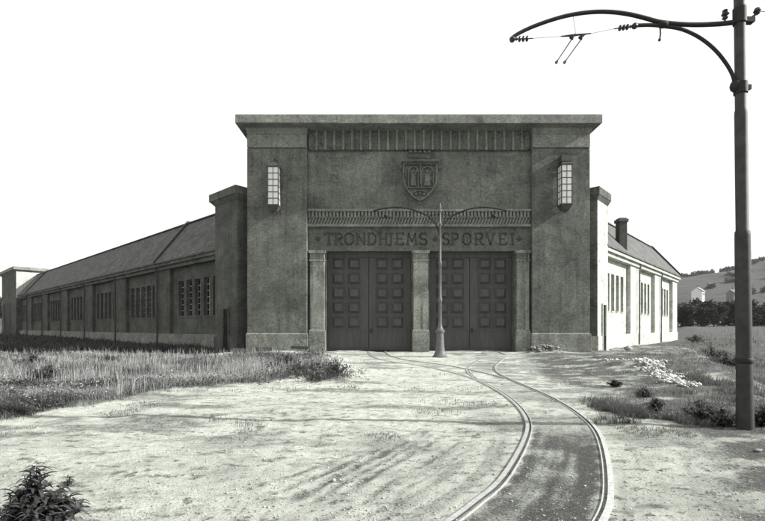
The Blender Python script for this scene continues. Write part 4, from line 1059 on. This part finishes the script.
def line_scatter(n, a, b, sw, seed):
    r = np.random.default_rng(seed); t = r.uniform(0, 1, n)
    return np.stack([a[0]+(b[0]-a[0])*t+r.normal(0, sw, n), a[1]+(b[1]-a[1])*t+r.normal(0, sw, n)], 1)
M['white_stone'] = stone_mat('white_rubble', .60)
P = line_scatter(950, (10.1, 18.2), (7.6, 11.4), .19, 3); stones('white_rubble', P, np.clip(r.lognormal(-3.35, .55, len(P)), .012, .13), M['white_stone'], 'strip of broken white rubble on the right verge', 'rubble', 6, .03)
P = line_scatter(150, (8.6, 18.6), (8.4, 16.6), .3, 4); stones('scattered_rubble', P, np.clip(r.lognormal(-3.7, .55, len(P)), .01, .1), M['white_stone'], 'thin scatter of pale stones between the outer rail and white rubble', 'rubble', 7)
P = line_scatter(260, (8.2, 24.8), (9.5, 24.8), .22, 5); stones('rubble_heap', P, np.clip(r.lognormal(-2.9, .5, len(P)), .02, .17), M['darkstone'], 'low heap of broken stone in front of the right door pillar', 'rubble', 8, .08)
P = line_scatter(420, (-3.0, 21.0), (-.9, 12.8), .40, 6); stones('mound_stones', P, np.clip(r.lognormal(-3.5, .5, len(P)), .012, .1), M['white_stone'], 'pale stones along the edge of the overgrown mound', 'rubble', 9, .02)
def block(x, y, s, seed, label):
    V, T = rocks(np.array([[0., 0., s*.35]]), [s], seed)
    o = npmesh('stone', V, None, M['white_stone'], tri=T); o.location = (x, y, tz(x, y)); return tag(o, label, 'stone')
block(wx(757, 5.35), 5.35, .06, 3, 'white stone lying on the road at the right edge in front of the near pole')
block(wx(414/1+250, 24), 27.5, .3, 5, 'pale block lying beside the end of the right wing wall')
def beam(px0, px1, Y, zl, w, h, rz, label):
    X = (wx(px0, Y)+wx(px1, Y))/2; L = wx(px1, Y)-wx(px0, Y); z = tz(X, Y)+zl
    m = MB().box(-L/2, L/2, -w/2, w/2, 0, h)
    o = m.build('timber_beam', M['wood'], None, Matrix.Translation((X, Y, z)) @ Matrix.Rotation(rz, 4, 'Z') @ Matrix.Rotation(.03, 4, 'Y'), bevel=.012); return tag(o, label, 'timber')
beam(256, 273, 24.7, .0, .55, .24, .06, 'thick short dark timber lying below the left lantern pier, farthest from the doors')
beam(292, 311, 24.85, .14, .5, .16, -.08, 'dark timber propped on the ground close to the left door pillar')
beam(233, 247, 24.9, .02, .5, .22, .2, 'dark timber in the corner between left pier and side pylon')

# ------------------------------------------------------------------ air
hz = MB().box(-1500, 1500, -80, 930, -14, 150).build('haze', bpy.data.materials.new('haze'))
hz['kind'] = 'stuff'; hz['label'] = 'pale summer haze lying over the field and the distant hill'; hz['category'] = 'haze'
hm = hz.data.materials[0]; hm.use_nodes = True; hn = hm.node_tree
hn.nodes.remove(hn.nodes['Principled BSDF']); pv = hn.nodes.new('ShaderNodeVolumePrincipled')
pv.inputs['Color'].default_value = (.92, .93, .91, 1); pv.inputs['Density'].default_value = .00016; pv.inputs['Anisotropy'].default_value = .0
hn.links.new(pv.outputs[0], hn.nodes['Material Output'].inputs['Volume'])
# ------------------------------------------------------------------ camera, light, sky
cam = bpy.data.cameras.new('camera'); co = bpy.data.objects.new('camera', cam); COL.objects.link(co)
co.location = (0, 0, CAMH); co.rotation_euler = (PI/2, 0, 0)
cam.sensor_width = 36; cam.sensor_fit = 'HORIZONTAL'; cam.lens = 36*F/765; cam.shift_y = (HY-260.5)/765
cam.clip_start = .05; cam.clip_end = 3000
SC.camera = co
EL, AZ = math.radians(30), math.radians(5)           # sun from the right, just grazing the front
sd = Vector((math.cos(EL)*math.cos(AZ), -math.cos(EL)*math.sin(AZ), math.sin(EL)))
su = bpy.data.lights.new('sun', 'SUN'); su.energy = 5.0; su.angle = math.radians(.55); su.color = (1., .992, .975)
so = bpy.data.objects.new('sun', su); COL.objects.link(so); so.rotation_euler = sd.to_track_quat('Z', 'Y').to_euler(); so.location = (20, -5, 30)
w = bpy.data.worlds.new('World'); SC.world = w; w.use_nodes = True; nt = w.node_tree
sky = nt.nodes.new('ShaderNodeTexSky'); sky.sky_type = 'NISHITA'; sky.sun_disc = False
sky.sun_elevation = EL; sky.sun_rotation = math.radians(90)+AZ
sky.air_density = 1.0; sky.dust_density = 3.0; sky.ozone_density = 1.0
bw = nt.nodes.new('ShaderNodeRGBToBW'); tint = nt.nodes.new('ShaderNodeMix'); tint.data_type = 'RGBA'; tint.blend_type = 'MULTIPLY'; tint.inputs[0].default_value = 1
bg = nt.nodes['Background']
veil = nt.nodes.new('ShaderNodeMix'); veil.data_type = 'RGBA'; veil.inputs[0].default_value = .80     # thin bright overcast
veil.inputs[7].default_value = (5.5, 5.5, 5.5, 1)
nt.links.new(sky.outputs[0], bw.inputs[0]); nt.links.new(bw.outputs[0], veil.inputs[6]); nt.links.new(veil.outputs[2], tint.inputs[6]); tint.inputs[7].default_value = (1., 1., .992, 1)
nt.links.new(tint.outputs[2], bg.inputs['Color']); bg.inputs['Strength'].default_value = .12
vs = SC.view_settings; vs.view_transform = 'Standard'; vs.look = 'None'; vs.gamma = 1; vs.use_curve_mapping = False; vs.exposure = .88
